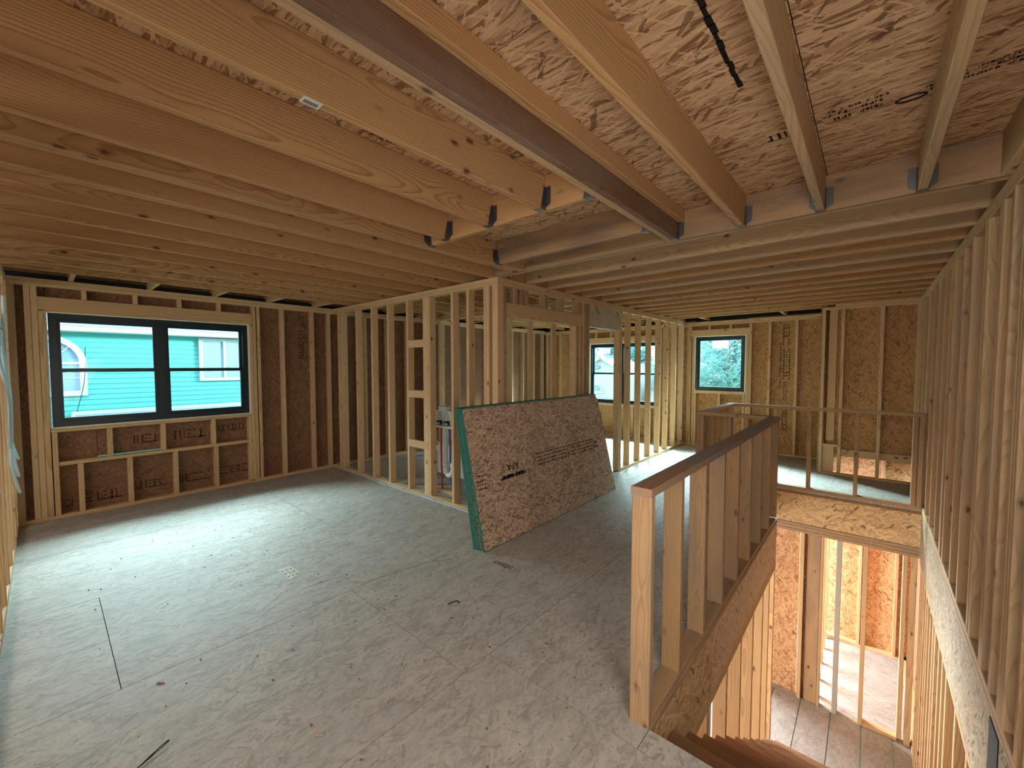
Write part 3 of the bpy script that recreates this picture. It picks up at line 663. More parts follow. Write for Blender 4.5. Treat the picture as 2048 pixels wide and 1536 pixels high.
K3 = knee('half_wall', 'half wall with a pale lit rail running away towards the square window', -1.42, 5.6)
stick('rail', K3, -1.475, -1.385, 4.942, 6.22, KZ, KT, P_PALE); stick('bottom_plate', K3, -1.475, -1.385, 4.942, 6.22, 0, S, P_KNEE)
for y in (4.99, 5.25, 5.55, 5.85, 6.15): stick('stud', K3, -1.47, -1.39, y, y+S, S, KZ-.001, P_KNEE)
K4 = knee('half_wall', 'far half wall of widely spaced studs across the end of the stair opening', -0.5, 6.25)
stick('rail', K4, -1.475, 0.455, 6.222, 6.311, KZ, KT, P_KNEE); stick('bottom_plate', K4, -1.475, 0.455, 6.222, 6.311, 0, S, P_KNEE)
for x in (-1.47, -0.93, -0.57, -0.118, 0.37, 0.417): stick('stud', K4, x, x+0.04, 6.225, 6.308, S, KZ-.001, P_KNEE)

# ---------------------------------------------------------------- rim bands round the stair opening
ZL = -2.70; ZB = -0.42
TR = empty('trim_1', (0, 4, -0.2), kind='structure', label='strand board bands and plates lining the stair opening')
def band(x0, x1, y0, y1, z0, z1, grain, mat=O_BAND): return panel('band', TR, x0, x1, y0, y1, z0, z1, mat, grain)
band(SX-0.016, SX, 1.675, 2.62, ZB-0.0, -0.03, 'y'); band(SX-0.016, SX, 2.624, 4.87, ZB-0.0, -0.03, 'y', osb('band_lit', (0.66, 0.45, 0.30), (0.56, 0.37, 0.24), (0.42, 0.26, 0.16), 0.5))  # board colour raised in place of light missing on this side
stick('band_cap', TR, SX-0.030, SX+0.004, 1.675, 4.87, -0.032, -0.001, P_KNEE)
stick('plate', TR, SX-D4, SX+0.002, 1.675, 4.87, ZB-S, ZB-.001, P_STUD); stick('plate', TR, SX-D4, SX+0.002, 1.675, 4.87, ZB-2*S, ZB-S-.001, P_STUD)
band(-1.45, 0.09, 6.222, 6.24, ZB, -0.055, 'x'); band(0.094, WX, 6.222, 6.24, ZB, -0.055, 'x')
stick('band_cap', TR, -1.45, WX, 6.216, 6.24, -0.054, -0.022, P_TREAD)
for k, sp_ in enumerate(((-1.45, -0.72, 0.09, WX), (-1.45, -0.56, -0.43, 0.09, WX), (-1.45, WX))):
    for a, b in zip(sp_[:-1], sp_[1:]): stick('plate', TR, a+.001, b-.001, 6.212, 6.30, ZB-(k+1)*S, ZB-k*S-.002, P_KNEE)
for a, b in ((1.675, 3.9), (3.904, 6.21)): band(WX+0.0, WX+0.016, a, b, ZB-0.13, -0.02, 'y', O_DIMBAND)
stick('band_cap', TR, WX-0.002, WX+0.03, 1.675, 6.21, -0.02, -0.001, P_PALE)
stick('plate', TR, WX-0.002, WX+0.14, 1.675, 6.21, ZB-0.13-S, ZB-0.131, P_PALE)
band(-1.47, -0.70, 4.90, 4.915, ZB, -0.03, 'x'); band(-1.47, -1.455, 4.92, 6.2, ZB, -0.03, 'y')
bm = bmesh.new(); bbox(bm, WX-0.004, WX-0.001, 2.64, 2.81, -0.48, -0.04); o = meshobj('membrane_scrap', bm, M_BLACK, TR); o['label'] = 'black flap hanging on the right band'

# ---------------------------------------------------------------- staircase
ST = empty('staircase', (-0.1, 3.4, ZL), 'steep straight staircase of rough brown treads going down beside the half wall', 'staircase')
rise = 2.70/14; run = 0.264
for k in range(1, 14):
    z = -rise*k; y0 = STAIR_Y0 + run*(k-1)
    stick('tread', ST, SX+0.006, WX-0.006, y0-0.002, y0+run+0.012, z-0.036, z, P_TREAD, 'x')
for k in range(0, 14):
    z = -rise*k; y0 = STAIR_Y0 + run*k
    stick('riser', ST, SX+0.006, WX-0.006, y0-0.018+0.0, y0-0.003, z-rise+0.001, z-0.0365 if k else -0.025, P_TREAD, 'x')
for x in (SX+0.05, -0.12, WX-0.09):
    bm = bmesh.new(); pr = [(STAIR_Y0+0.01, -0.23)]
    for k in range(1, 14): pr += [(STAIR_Y0+run*(k-1)+0.004, -rise*k-0.04), (STAIR_Y0+run*k-0.022, -rise*k-0.04)]
    pr += [(STAIR_Y0+run*13-0.022, ZL+0.001), (STAIR_Y0+run*13-0.30, ZL+0.001), (STAIR_Y0+0.01, -0.55)]
    lo = [bm.verts.new((x, a, b)) for a, b in pr]; hi = [bm.verts.new((x+S, a, b)) for a, b in pr]
    bm.faces.new(lo[::-1]); bm.faces.new(hi)
    for i in range(len(pr)): j = (i+1) % len(pr); bm.faces.new((lo[i], lo[j], hi[j], hi[i]))
    bmesh.ops.recalc_face_normals(bm, faces=bm.faces)
    meshobj('stringer', bm, P_TREAD, ST)

# ---------------------------------------------------------------- storey below
LF = empty('floor', (-2, 4, ZL), kind='structure', label='lower storey floor seen down the stairwell')
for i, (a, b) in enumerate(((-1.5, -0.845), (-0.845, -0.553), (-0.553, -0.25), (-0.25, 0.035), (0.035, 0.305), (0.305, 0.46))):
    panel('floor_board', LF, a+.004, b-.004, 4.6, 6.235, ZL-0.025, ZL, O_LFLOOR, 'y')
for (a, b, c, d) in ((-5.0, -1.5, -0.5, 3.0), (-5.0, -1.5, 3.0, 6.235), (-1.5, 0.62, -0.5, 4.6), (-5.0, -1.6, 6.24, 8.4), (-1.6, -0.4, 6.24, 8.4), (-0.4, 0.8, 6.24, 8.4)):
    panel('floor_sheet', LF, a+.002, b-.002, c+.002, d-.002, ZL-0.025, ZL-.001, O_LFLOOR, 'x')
WLL = wall('wall_lower_left', 'stud wall of the lower storey under the stair band', (SX, 3.5, ZL))
stick('bottom_plate', WLL, SX-D4, SX-.002, 1.7, 4.87, ZL, ZL+S, P_STUD)
for y in (1.75, 2.15, 2.55, 2.99, 3.40, 3.83, 4.24, 4.55, 4.83): stick('stud', WLL, SX-D4, SX-.002, y, y+S, ZL+S, ZB-2*S-.001, P_STUD)
o = stick('post', WLL, SX-0.07, SX-0.02, 2.64, 2.70, ZL+S, ZB-2*S-.001, plain('white_post', (0.75, 0.72, 0.66), 0.5)); o['label'] = 'white painted post'
WLR = wall('wall_lower_right', 'stud wall of the lower storey on the right of the stairs', (WX, 4, ZL))
stick('bottom_plate', WLR, WX, WX+D4, 0.0, 8.3, ZL, ZL+S, P_STUD)
for y in (1.7, 2.1, 2.5, 2.9, 3.3, 3.7, 4.1, 4.3, 4.5, 4.75, 4.9, 5.1, 5.3, 5.45, 5.65, 5.8, 5.95, 6.1): stick('stud', WLR, WX+.002, WX+D4, y, y+S, ZL+S, ZB-0.13-S-.001, P_STUD)
y = 0.0
while y < 8.3: panel('sheathing', WLR, WX+D4+.001, WX+D4+.013, y, y+1.196, ZL, -0.45, O_WALL, 'z'); y += 1.2
WLF = wall('wall_lower_far', 'framed opening of the lower storey beyond the foot of the stairs', (0, 6.3, ZL))
LT = ZB-3*S-.003; YL = 6.24
def us(x0, x1, z0, z1, name='stud', mat=P_STUD, y0=YL, y1=YL+D4, ax=None): return stick(name, WLF, x0, x1, y0, y1, z0, z1, mat, ax)
panel('sheathing', WLF, -1.5, -0.62, YL+D4+.001, YL+D4+.013, ZL, LT, O_LOW, 'z'); panel('sheathing', WLF, -0.616, -0.41, YL+D4+.001, YL+D4+.013, ZL, LT, O_LOW, 'z')
us(-0.60, -0.562, ZL+.001, LT, mat=P_STUD); us(-0.535, -0.40, ZL+.001, LT, 'plank', P_KNEE, YL+0.035, YL+0.075); us(-0.395, -0.37, ZL+.001, LT, mat=P_PALE)
us(-1.1, -1.06, ZL+.001, LT)
o = us(-0.245, -0.195, ZL+.001, LT, 'post', plain('grey_post', (0.42, 0.38, 0.32), 0.5)); o['label'] = 'pale grey post'
us(0.0, 0.042, ZL+.001, LT); us(0.045, 0.34, ZL+.001, ZL+S, 'bottom_plate'); us(0.335, 0.375, ZL+S, LT); us(0.40, 0.45, ZL+.001, LT)
WLB = wall('wall_lower_room', 'bright strand board wall of the lower room behind the opening', (0, 8.0, ZL))
for a, b in ((-0.5, 0.02), (0.024, 0.9)): panel('sheathing', WLB, a, b, 8.10, 8.112, ZL, -0.60, O_LOW, 'z')
for x in (-0.05, 0.35, 0.72): stick('stud', WLB, x, x+S, 8.005, 8.099, ZL+S, -0.60, P_STUD)
stick('bottom_plate', WLB, -0.5, 0.9, 8.005, 8.099, ZL, ZL+S, P_STUD)
for y in (6.45, 6.8, 7.2, 7.6, 7.92): stick('stud', WLB, -0.49, -0.40, y, y+S, ZL, -0.60, P_STUD)
# shaft wall seen through the low gap of the jutting wall
panel('sheathing', WLB, -0.5, 0.9, 8.30, 8.312, -1.3, 0.5, O_LOW, 'x')
stick('stud', WLB, 0.17, 0.21, 8.20, 8.29, -1.3, 0.5, P_PALE)
# outer faces of the lower storey
WLO = wall('wall_lower_back', 'closing walls of the lower storey', (-5, 3, ZL))
panel('sheathing', WLO, -5.02, -5.0, -0.5, 8.4, ZL, -0.43, O_LOW, 'z'); panel('sheathing', WLO, -5.0, 0.6, 8.42, 8.44, ZL, -0.43, O_LOW, 'z'); panel('sheathing', WLO, -5.0, 0.6, -0.5, -0.48, ZL, -0.43, O_LOW, 'z')
panel('lower_ceiling', WLO, -5.0, -1.49, -0.5, 8.4, -0.430, -0.418, O_LOW, 'y'); panel('lower_ceiling', WLO, -1.48, -0.78, -0.5, 4.88, -0.430, -0.418, O_LOW, 'y')
panel('lower_ceiling', WLO, -0.77, 0.46, -0.5, 1.65, -0.430, -0.418, O_LOW, 'y'); panel('lower_ceiling', WLO, -1.48, 0.6, 6.34, 7.56, -0.560, -0.545, O_LOW, 'y')

# ---------------------------------------------------------------- leaning stack of sheets
# bottom edges on the floor, top edges against the partition corner
def lean_sheet(i, label, xb, xt, y0, y1, clip=False, th=0.018):
    H = 1.22; dx = xt-xb; zt = math.sqrt(H*H-dx*dx); ang = math.atan2(-dx, zt)
    e = empty('strand_board_sheet', (xb, (y0+y1)/2, 0.0), label, 'board', 'tongue and groove boards leaning on the partition')
    e.rotation_euler = (0, -ang, 0)
    L = y1-y0
    bm = bmesh.new(); h = L/2
    pr = [(-h, 0), (h, 0), (h, H-(0.07 if clip else 0)), (h-(0.06 if clip else 0), H), (-h, H)] if clip else [(-h, 0), (h, 0), (h, H), (-h, H)]
    # local: X = length (world y), Y = height, Z = thickness ; object turned so that they map right
    lo = [bm.verts.new((a, b, -th/2)) for a, b in pr]; hi = [bm.verts.new((a, b, th/2)) for a, b in pr]
    bm.faces.new(lo[::-1]); bm.faces.new(hi)
    for k in range(len(pr)): j = (k+1) % len(pr); bm.faces.new((lo[k], lo[j], hi[j], hi[k]))
    me = bpy.data.meshes.new('face_board'); bm.to_mesh(me); bm.free(); me.materials.append(O_SHEET)
    o = bpy.data.objects.new('face_board', me); COL.objects.link(o); o.parent = e
    o.rotation_euler = Matrix(((0, 0, 1), (1, 0, 0), (0, 1, 0))).to_euler()
    # green sealed edges, proud of the core all round
    bm = bmesh.new(); t = 0.0015; q = th*0.52
    bbox(bm, -q, q, -h-t, h+t, -t, 0.004); bbox(bm, -q, q, -h-t, h-(0.06 if clip else 0)+t, H-0.004, H+t)
    bbox(bm, -q, q, -h-t, -h+0.004, 0, H); bbox(bm, -q, q, h-0.004, h+t, 0, H-(0.07 if clip else 0))
    me = bpy.data.meshes.new('sealed_edge'); bm.to_mesh(me); bm.free(); me.materials.append(M_GREEN)
    s2 = bpy.data.objects.new('sealed_edge', me); COL.objects.link(s2); s2.parent = e; s2['label'] = 'dark green sealed edge'
    return e
sh0 = lean_sheet(0, 'front strand board sheet of the leaning stack, stamped upside down', -2.405, -2.683, 2.390, 4.735, True)
lean_sheet(1, 'second sheet of the leaning stack, just behind the stamped front one', -2.462, -2.704, 2.393, 4.73)
lean_sheet(2, 'third sheet of the leaning stack, second from the partition', -2.488, -2.725, 2.385, 4.722)
lean_sheet(3, 'rearmost sheet of the leaning stack, touching the partition studs', -2.514, -2.748, 2.380, 4.72)
bpy.context.view_layer.update()
def on_sheet(o, y, h, flip=True):
    # place on the room side of the front sheet: y along, h up; text upside down
    base = Matrix(((0, 0, 1, 0.0098), (1, 0, 0, y), (0, 1, 0, h), (0, 0, 0, 1)))
    if flip: base = base @ Matrix.Rotation(math.pi, 4, 'Z')
    o.parent = sh0; o.matrix_local = base
me = text_mesh('APA', 0.095)
o = add('ink_letters', me, None, M_INK); on_sheet(o, -0.56, 0.665)
bm = bmesh.new(); print_row(bm, 0, 0, 0.36, 0.035, 4, 0.02); print_row(bm, 0.0, 0.012, 0.36, 0.02, 8, 0.0); bbox(bm, -0.04, -0.034, -0.01, 0.14, -.0004, .0004)
o = meshobj('ink_stamp', bm, M_INK); o['kind'] = 'stuff'; on_sheet(o, -0.47, 0.565)
bm = bmesh.new()
for k in range(4): print_row(bm, 0.0+0.45, k*0.036, 0.55, 0.013, 60+k, 0.3); print_row(bm, -0.12, k*0.036, 0.52, 0.013, 50+k, 0.3)
bbox(bm, 0.42, 0.427, -0.02, 0.15, -.0004, .0004); bbox(bm, 1.04, 1.047, -0.02, 0.15, -.0004, .0004); print_row(bm, -0.25, 0.04, 0.1, 0.07, 3)
o = meshobj('ink_stamp', bm, M_INK); o['kind'] = 'stuff'; on_sheet(o, 0.72, 0.69)
bm = bmesh.new()
for k in range(5): print_row(bm, 0.0, k*0.036, 0.1, 0.013, 80+k, 0.3)
o = meshobj('ink_stamp', bm, M_INK); o['kind'] = 'stuff'; on_sheet(o, -1.03, 0.66)

# ---------------------------------------------------------------- plumbing behind the partition front
PB = empty('washer_outlet_box', (-3.98, 3.2, 0.9), 'white washer outlet box with drain, red and blue pipes between the partition studs', 'plumbing')
bm = bmesh.new(); X0, X1, Y0, Y1, Z0, Z1 = -4.05, -3.77, 3.20, 3.28, 0.83, 1.02
bbox(bm, X0, X1, Y1-0.008, Y1, Z0, Z1); bbox(bm, X0, X1, Y0, Y1, Z0, Z0+0.01); bbox(bm, X0, X1, Y0, Y1, Z1-0.01, Z1)
bbox(bm, X0, X0+0.01, Y0, Y1, Z0, Z1); bbox(bm, X1-0.01, X1, Y0, Y1, Z0, Z1); bbox(bm, X0-0.02, X1+0.02, Y0+0.0, Y0+0.006, Z0-0.02, Z0+0.012); bbox(bm, X0+0.03, X1-0.10, Y0+0.01, Y1, Z1, Z1+0.05)
meshobj('outlet_box', bm, M_WHITE, PB)
for x in (-4.0, -3.86):
    bm = bmesh.new(); tube(bm, [(x, 3.235, Z0+0.01), (x, 3.235, Z0+0.06)], 0.014, 8); tube(bm, [(x, 3.235, Z0+0.055), (x, 3.19, Z0+0.055)], 0.011, 8); bbox(bm, x-0.03, x+0.03, 3.178, 3.19, Z0+0.045, Z0+0.065)
    meshobj('valve', bm, M_BLACK, PB)
bm = bmesh.new(); tube(bm, smoothpts([(-3.93, 3.24, Z0), (-3.93, 3.24, 0.45), (-3.93, 3.24, 0.33), (-3.90, 3.24, 0.235), (-3.84, 3.24, 0.225), (-3.795, 3.24, 0.29), (-3.785, 3.24, 0.37)], 6), 0.030, 12)
tube(bm, [(-3.93, 3.24, 0.32), (-3.93, 3.24, 0.37)], 0.038, 12); tube(bm, [(-3.785, 3.24, 0.33), (-3.785, 3.24, 0.39)], 0.038, 12)
meshobj('drain_pipe', bm, M_WHITE, PB, smooth=True)
bm = bmesh.new(); tube(bm, smoothpts([(-4.0, 3.24, Z0), (-4.01, 3.24, 0.5), (-3.99, 3.24, 0.03)], 6), 0.011, 8); meshobj('red_pipe', bm, M_RED, PB, smooth=True)
bm = bmesh.new(); tube(bm, smoothpts([(-3.86, 3.25, Z0), (-3.87, 3.27, 0.5), (-3.88, 3.27, 0.25), (-3.84, 3.26, 0.1), (-3.78, 3.25, 0.03)], 6), 0.011, 8); meshobj('blue_pipe', bm, M_BLUE, PB, smooth=True)
bm = bmesh.new(); tube(bm, [(-3.73, 3.27, 0.02), (-3.73, 3.27, 2.60)], 0.03, 12); meshobj('vent_pipe', bm, M_GREYPIPE, PB, smooth=True)
stick('sole_block', PB, -4.12, -3.70, 3.20, 3.29, 0.001, S, P_STUD, 'x')
# bathtub deeper in
bm = bmesh.new()
n = 20
def rr(cx, cy, hx, hy, z, p=5): return [bm.verts.new((cx+hx*math.copysign(abs(math.cos(t))**(2/p), math.cos(t)), cy+hy*math.copysign(abs(math.sin(t))**(2/p), math.sin(t)), z)) for t in [2*math.pi*k/n for k in range(n)]]
lay = [rr(-4.05, 4.1, 0.75, 0.37, 0.02, 8), rr(-4.05, 4.1, 0.75, 0.37, 0.44, 8), rr(-4.05, 4.1, 0.76, 0.38, 0.46, 8), rr(-4.05, 4.1, 0.68, 0.30, 0.46, 5), rr(-4.05, 4.1, 0.62, 0.25, 0.12, 4)]
for a, b in zip(lay[:-1], lay[1:]):
    for k in range(n): bm.faces.new((a[k], a[(k+1) % n], b[(k+1) % n], b[k]))
bm.faces.new(lay[0][::-1]); bm.faces.new(lay[-1])
o = meshobj('bathtub', bm, M_TUB); tag(o, 'white bathtub deep inside the small room behind the front partition', 'bathtub')

# tubes stapled to the near wall
TB = empty('water_tubing', (-5, -0.16, 1.2), 'bundle of pale blue plastic tubes snaking over the near left studs', 'tubing')
for pts in ([(-4.2, 2.05), (-4.45, 1.85), (-4.55, 1.55), (-4.75, 1.35), (-4.65, 1.1), (-4.95, 0.8), (-5.4, 0.5)], [(-4.0, 1.8), (-4.35, 1.62), (-4.62, 1.35), (-4.6, 1.0), (-5.0, 1.0), (-5.45, 0.78)],
            [(-4.9, 2.1), (-5.0, 1.8), (-4.95, 1.55), (-5.15, 1.3), (-5.1, 0.95), (-5.5, 0.62)]):
    bm = bmesh.new(); tube(bm, smoothpts([(a, -0.178+0.012*math.sin(a*9), b) for a, b in pts], 8), 0.010, 8); meshobj('tube', bm, M_TUBE, TB, smooth=True)

# scraps on the floor
def scrap(name, label, x, y, pts, r, mat, cat='debris'):
    bm = bmesh.new(); tube(bm, smoothpts(pts, 5) if len(pts) > 2 else pts, r, 6)
    o = meshobj(name, bm, mat, None, (x, y, 0.0)); tag(o, label, cat)
scrap('wire_scrap', 'thin dark folded wire scrap near the lower left of the floor', -2.12, 0.22, [(0.06, -0.12, 0.004), (0.0, 0.0, 0.006), (-0.035, 0.07, 0.01), (-0.03, 0.05, 0.012), (0.03, -0.05, 0.006), (0.07, -0.1, 0.004)], 0.0022, M_INK)
scrap('bent_nail', 'small dark bent strip lying between the floor and the leaning boards', -2.03, 1.72, [(-0.02, -0.02, 0.004), (0.0, 0.0, 0.012), (0.01, 0.03, 0.014), (0.03, 0.04, 0.004)], 0.004, M_INK, 'scrap')
for nm, lb, x, y, ln in (('wood_chip', 'tiny dark wood chip on the floor left of the middle', -2.60, 0.33, 0.018), ('wood_chip', 'pale splinter on the floor towards the bottom centre', -1.72, 0.72, 0.02)):
    bm = bmesh.new(); vs = bbox(bm, -ln, ln, -0.005, 0.005, 0, 0.005)
    for v in vs:
        if v.co.x > 0: v.co.y *= 0.3
    o = meshobj(nm, bm, P_DARK if 'dark' in lb else P_PALE, None, (x, y, 0.0), (0, 0, 0.7)); tag(o, lb, 'scrap')
bm = bmesh.new()
rg = random.Random(12)
for k in range(150):
    x = rg.uniform(-5.5, -0.9); y = rg.uniform(0.1, 2.25); s_ = rg.uniform(0.003, 0.008)
    if x > -2.8 or y < 2.7: bbox(bm, x, x+s_*rg.uniform(1, 2.5), y, y+s_, 0, s_*0.5)
o = meshobj('sawdust', bm, P_DARK); tag(o, 'dark sawdust crumbs scattered over the open floor', 'sawdust', kind='stuff')
scrap('string', 'thin pale string curling on the floor left of the leaning boards', -2.62, 1.65, [(-0.35, -0.5, 0.002), (-0.3, -0.25, 0.002), (-0.12, -0.2, 0.003), (-0.05, 0.05, 0.002), (0.0, 0.3, 0.003), (0.12, 0.5, 0.002)], 0.0009, P_DARK, 'string')

# ---------------------------------------------------------------- outdoors
GR = panel('ground', None, -30, 20, -10, 45, -3.4, -3.2, plain('ground_grass', (0.16, 0.22, 0.10), 0.9), 'x'); GR['kind'] = 'structure'
M_TEAL = plain('teal_siding', (0.12, 0.50, 0.47), 0.6, var=0.15)
M_TRIMW = plain('white_trim', (0.62, 0.66, 0.66), 0.5)
M_SHING = plain('grey_shingle', (0.30, 0.32, 0.38), 0.85, var=0.4)
M_PANEB = plain('far_pane', (0.22, 0.36, 0.55), 0.15, spec=0.8)
M_BEIGE = plain('beige_siding', (0.56, 0.56, 0.52), 0.6)
HX = -10.5
H1 = empty('house', (HX, 2, -3.2), 'teal lap sided house with an arched window seen through the left window', 'house')
bm = bmesh.new(); z = -3.0
while z < 2.2:
    vs = bbox(bm, HX-0.02, HX, -5.0, 9.0, z, z+0.093)
    for v in vs:
        if v.co.z < z+0.01 and v.co.x > HX-0.01: v.co.x += 0.016
    z += 0.0925
bbox(bm, HX-4, HX-0.02, -5.0, 9.0, -3.2, 2.2)
o = meshobj('siding', bm, M_TEAL, H1)
bm = bmesh.new(); bbox(bm, HX, HX+0.42, -5.2, 9.2, 2.165, 2.25); meshobj('eave_board', bm, M_TRIMW, H1)
for k in range(11):
    bm = bmesh.new(); x = HX+0.46-k*0.15; z = 2.25+k*0.075
    vs = bbox(bm, x-0.16, x, -5.2, 9.2, z, z+0.012)
    for v in vs:
        if v.co.x < x-0.08: v.co.z += 0.08
    for j in range(60):
        y = -5.1+j*0.24+(k % 2)*0.1; bbox(bm, x-0.005, x+0.006, y, y+0.12, z, z+0.016)
    meshobj('shingle_row', bm, M_SHING, H1)
def arch_ring(x, yc, zc, r0, r1, t, z0, mat, name, parent, segs=14):
    bm = bmesh.new(); pts = [(yc+math.cos(math.pi*k/segs)*r1, zc+math.sin(math.pi*k/segs)*r1) for k in range(segs+1)]
    pin = [(yc+math.cos(math.pi*k/segs)*r0, zc+math.sin(math.pi*k/segs)*r0) for k in range(segs+1)]
    pts = [(yc+r1, z0)] + pts + [(yc-r1, z0)]; pin = [(yc+r0, z0+(r1-r0))] + pin + [(yc-r0, z0+(r1-r0))]
    def V(p, xx): return bm.verts.new((xx, p[0], p[1]))
    a = [V(p, x) for p in pts]; b = [V(p, x) for p in pin]; c = [V(p, x+t) for p in pts]; d = [V(p, x+t) for p in pin]
    m = len(a)
    for k in range(m):
        j = (k+1) % m
        bm.faces.new((c[k], c[j], d[j], d[k])); bm.faces.new((a[k], a[j], c[j], c[k])); bm.faces.new((d[k], d[j], b[j], b[k]))
    bmesh.ops.recalc_face_normals(bm, faces=bm.faces)
    return meshobj(name, bm, mat, parent)
AW = arch_ring(HX+.018, 0.02, 1.62, 0.40, 0.49, 0.05, 1.05, M_TRIMW, 'arched_window_trim', H1)
bm = bmesh.new(); segs = 14; vs = [bm.verts.new((HX+.02, 0.42, 1.12))]
vs += [bm.verts.new((HX+.02, 0.02+0.40*math.cos(math.pi*k/segs), 1.62+0.40*math.sin(math.pi*k/segs))) for k in range(segs+1)] + [bm.verts.new((HX+.02, -0.38, 1.12))]
bm.faces.new(vs); rx = bmesh.ops.extrude_face_region(bm, geom=bm.faces[:]); bmesh.ops.translate(bm, vec=(0.01, 0, 0), verts=[v for v in rx['geom'] if isinstance(v, bmesh.types.BMVert)])
bmesh.ops.recalc_face_normals(bm, faces=bm.faces)
AP = meshobj('arched_pane', bm, M_PANEB, H1)
bm = bmesh.new(); X = HX+.032
bbox(bm, X, X+.02, -0.38, 0.42, 1.60, 1.64); bbox(bm, X, X+.015, 0.012, 0.028, 1.14, 1.6); bbox(bm, X, X+.012, -0.38, 0.42, 1.36, 1.372)
for a in (0, 45, 90, 135, 180):
    c_, s_ = math.cos(R(a)), math.sin(R(a)); tube(bm, [(X+.01, 0.02+0.12*c_, 1.62+0.12*s_), (X+.01, 0.02+0.40*c_, 1.62+0.40*s_)], 0.011, 5)
tube(bm, [(X+.01, 0.02+0.15*math.cos(math.pi*k/8), 1.62+0.15*math.sin(math.pi*k/8)) for k in range(9)], 0.011, 5)
meshobj('muntins', bm, M_TRIMW, AP)
def rect_win(y0, y1, z0, z1):
    bm = bmesh.new(); t = 0.06; X = HX+.018
    for q in ((y0, y1, z0, z0+t), (y0, y1, z1-t, z1), (y0, y0+t, z0+t, z1-t), (y1-t, y1, z0+t, z1-t), ((y0+y1)/2-0.02, (y0+y1)/2+0.02, z0+t, z1-t)): bbox(bm, X, X+0.05, *q)
    f = meshobj('window_trim', bm, M_TRIMW, H1)
    bm = bmesh.new(); bbox(bm, X, X+0.015, y0+t, y1-t, z0+t, z1-t); meshobj('pane', bm, plain('curtained_pane', (0.34, 0.46, 0.52), 0.2, spec=0.7), f)
rect_win(2.13, 3.02, 1.26, 2.15)
bm = bmesh.new()
for k in range(6):
    x = HX+0.1+k*0.16; z = 0.72-k*0.055; vs = bbox(bm, x, x+0.17, 0.34, 3.4, z-0.05, z)
    for v in vs:
        if v.co.x > x+0.1: v.co.z -= 0.055
meshobj('porch_roof', bm, M_SHING, H1)
bm = bmesh.new(); bbox(bm, HX, HX+0.12, 0.30, 3.45, 0.715, 0.775); bbox(bm, HX+0.02, HX+1.1, 0.29, 0.34, 0.2, 0.715); meshobj('porch_roof_trim', bm, M_TRIMW, H1)
bm = bmesh.new(); tube(bm, smoothpts([(HX+0.06, 0.50, 1.9), (HX+0.07, 0.47, 1.3), (HX+0.08, 0.36, 0.75), (HX+.1, .33, 0.5)], 5), 0.005, 5); meshobj('cable', bm, M_BLACK, H1)

# beige gabled house across the far yard
HY = 24.0
H2 = empty('house', (-13.2, HY, -3.2), 'pale beige house with a gable and a fan window seen through the far bedroom window', 'house')
bm = bmesh.new(); z = -3.0
while z < 1.5:
    vs = bbox(bm, -15.2, -11.5, HY, HY+0.02, z, z+0.135)
    for v in vs:
        if v.co.z < z+0.02 and v.co.y < HY+0.01: v.co.y -= 0.03
    z += 0.132
bbox(bm, -15.2, -11.5, HY+0.02, HY+5, -3.2, 1.5)
meshobj('siding', bm, M_BEIGE, H2)
bm = bmesh.new(); tri = [(-14.3, 1.45), (-12.1, 1.45), (-13.2, 2.05)]
a = [bm.verts.new((x, HY-0.01, z)) for x, z in tri]; b = [bm.verts.new((x, HY+4, z)) for x, z in tri]
bm.faces.new(a); bm.faces.new(b[::-1])
for k in range(3): bm.faces.new((a[k], a[(k+1) % 3], b[(k+1) % 3], b[k]))
bmesh.ops.recalc_face_normals(bm, faces=bm.faces); meshobj('gable', bm, plain('gable_shakes', (0.50, 0.49, 0.45), 0.8), H2)
for sgn in (-1, 1):
    bm = bmesh.new(); L = math.hypot(1.25, 0.72)
    bbox(bm, 0, L, -0.25, 0.02, -0.09, 0.09); o = meshobj('rake_board', bm, M_TRIMW, H2, (-13.2, HY, 2.12), (0, R(30) if sgn > 0 else R(150), 0))
bm = bmesh.new(); vs = bbox(bm, -15.4, -13.3, HY+1.0, HY+4, 1.4, 2.25)
for v in vs:
    if v.co.z < 1.5: v.co.y -= 1.3
    elif v.co.x < -14: v.co.x += .2
meshobj('roof', bm, M_SHING, H2)
bm = bmesh.new(); vs = [bm.verts.new((-13.54+0.33*math.cos(math.pi*k/12), HY-0.05, -0.05+0.36*math.sin(math.pi*k/12))) for k in range(13)]
bm.faces.new(vs); rx = bmesh.ops.extrude_face_region(bm, geom=bm.faces[:]); bmesh.ops.translate(bm, vec=(0, -0.03, 0), verts=[v for v in rx['geom'] if isinstance(v, bmesh.types.BMVert)]); bmesh.ops.recalc_face_normals(bm, faces=bm.faces)
FP = meshobj('fan_pane', bm, plain('fan_glass', (0.16, 0.32, 0.30), 0.2), H2)
bm = bmesh.new(); tube(bm, [(-13.54+0.36*math.cos(math.pi*k/12), HY-0.08, -0.05+0.40*math.sin(math.pi*k/12)) for k in range(13)], 0.06, 6)
bbox(bm, -13.57, -13.51, HY-0.11, HY-0.05, -0.05, 0.33); bbox(bm, -14.0, -13.1, HY-0.12, HY-0.02, -0.25, -0.08); meshobj('fan_trim', bm, M_TRIMW, FP)
bm = bmesh.new(); bbox(bm, -14.6, -12.0, HY-1.0, HY-0.1, -0.75, -0.55); meshobj('low_roof', bm, M_SHING, H2)
H3 = empty('house', (-10.3, 26, -3.2), 'pale low house with a grey roof at the right of the beige gable', 'house')
bm = bmesh.new(); bbox(bm, -10.9, -8.2, 26, 30, -3.2, 0.2); meshobj('wall', bm, M_BEIGE, H3)
bm = bmesh.new(); a = [(-11.1, 0.1), (-10.2, 0.9), (-7.8, 0.1)]
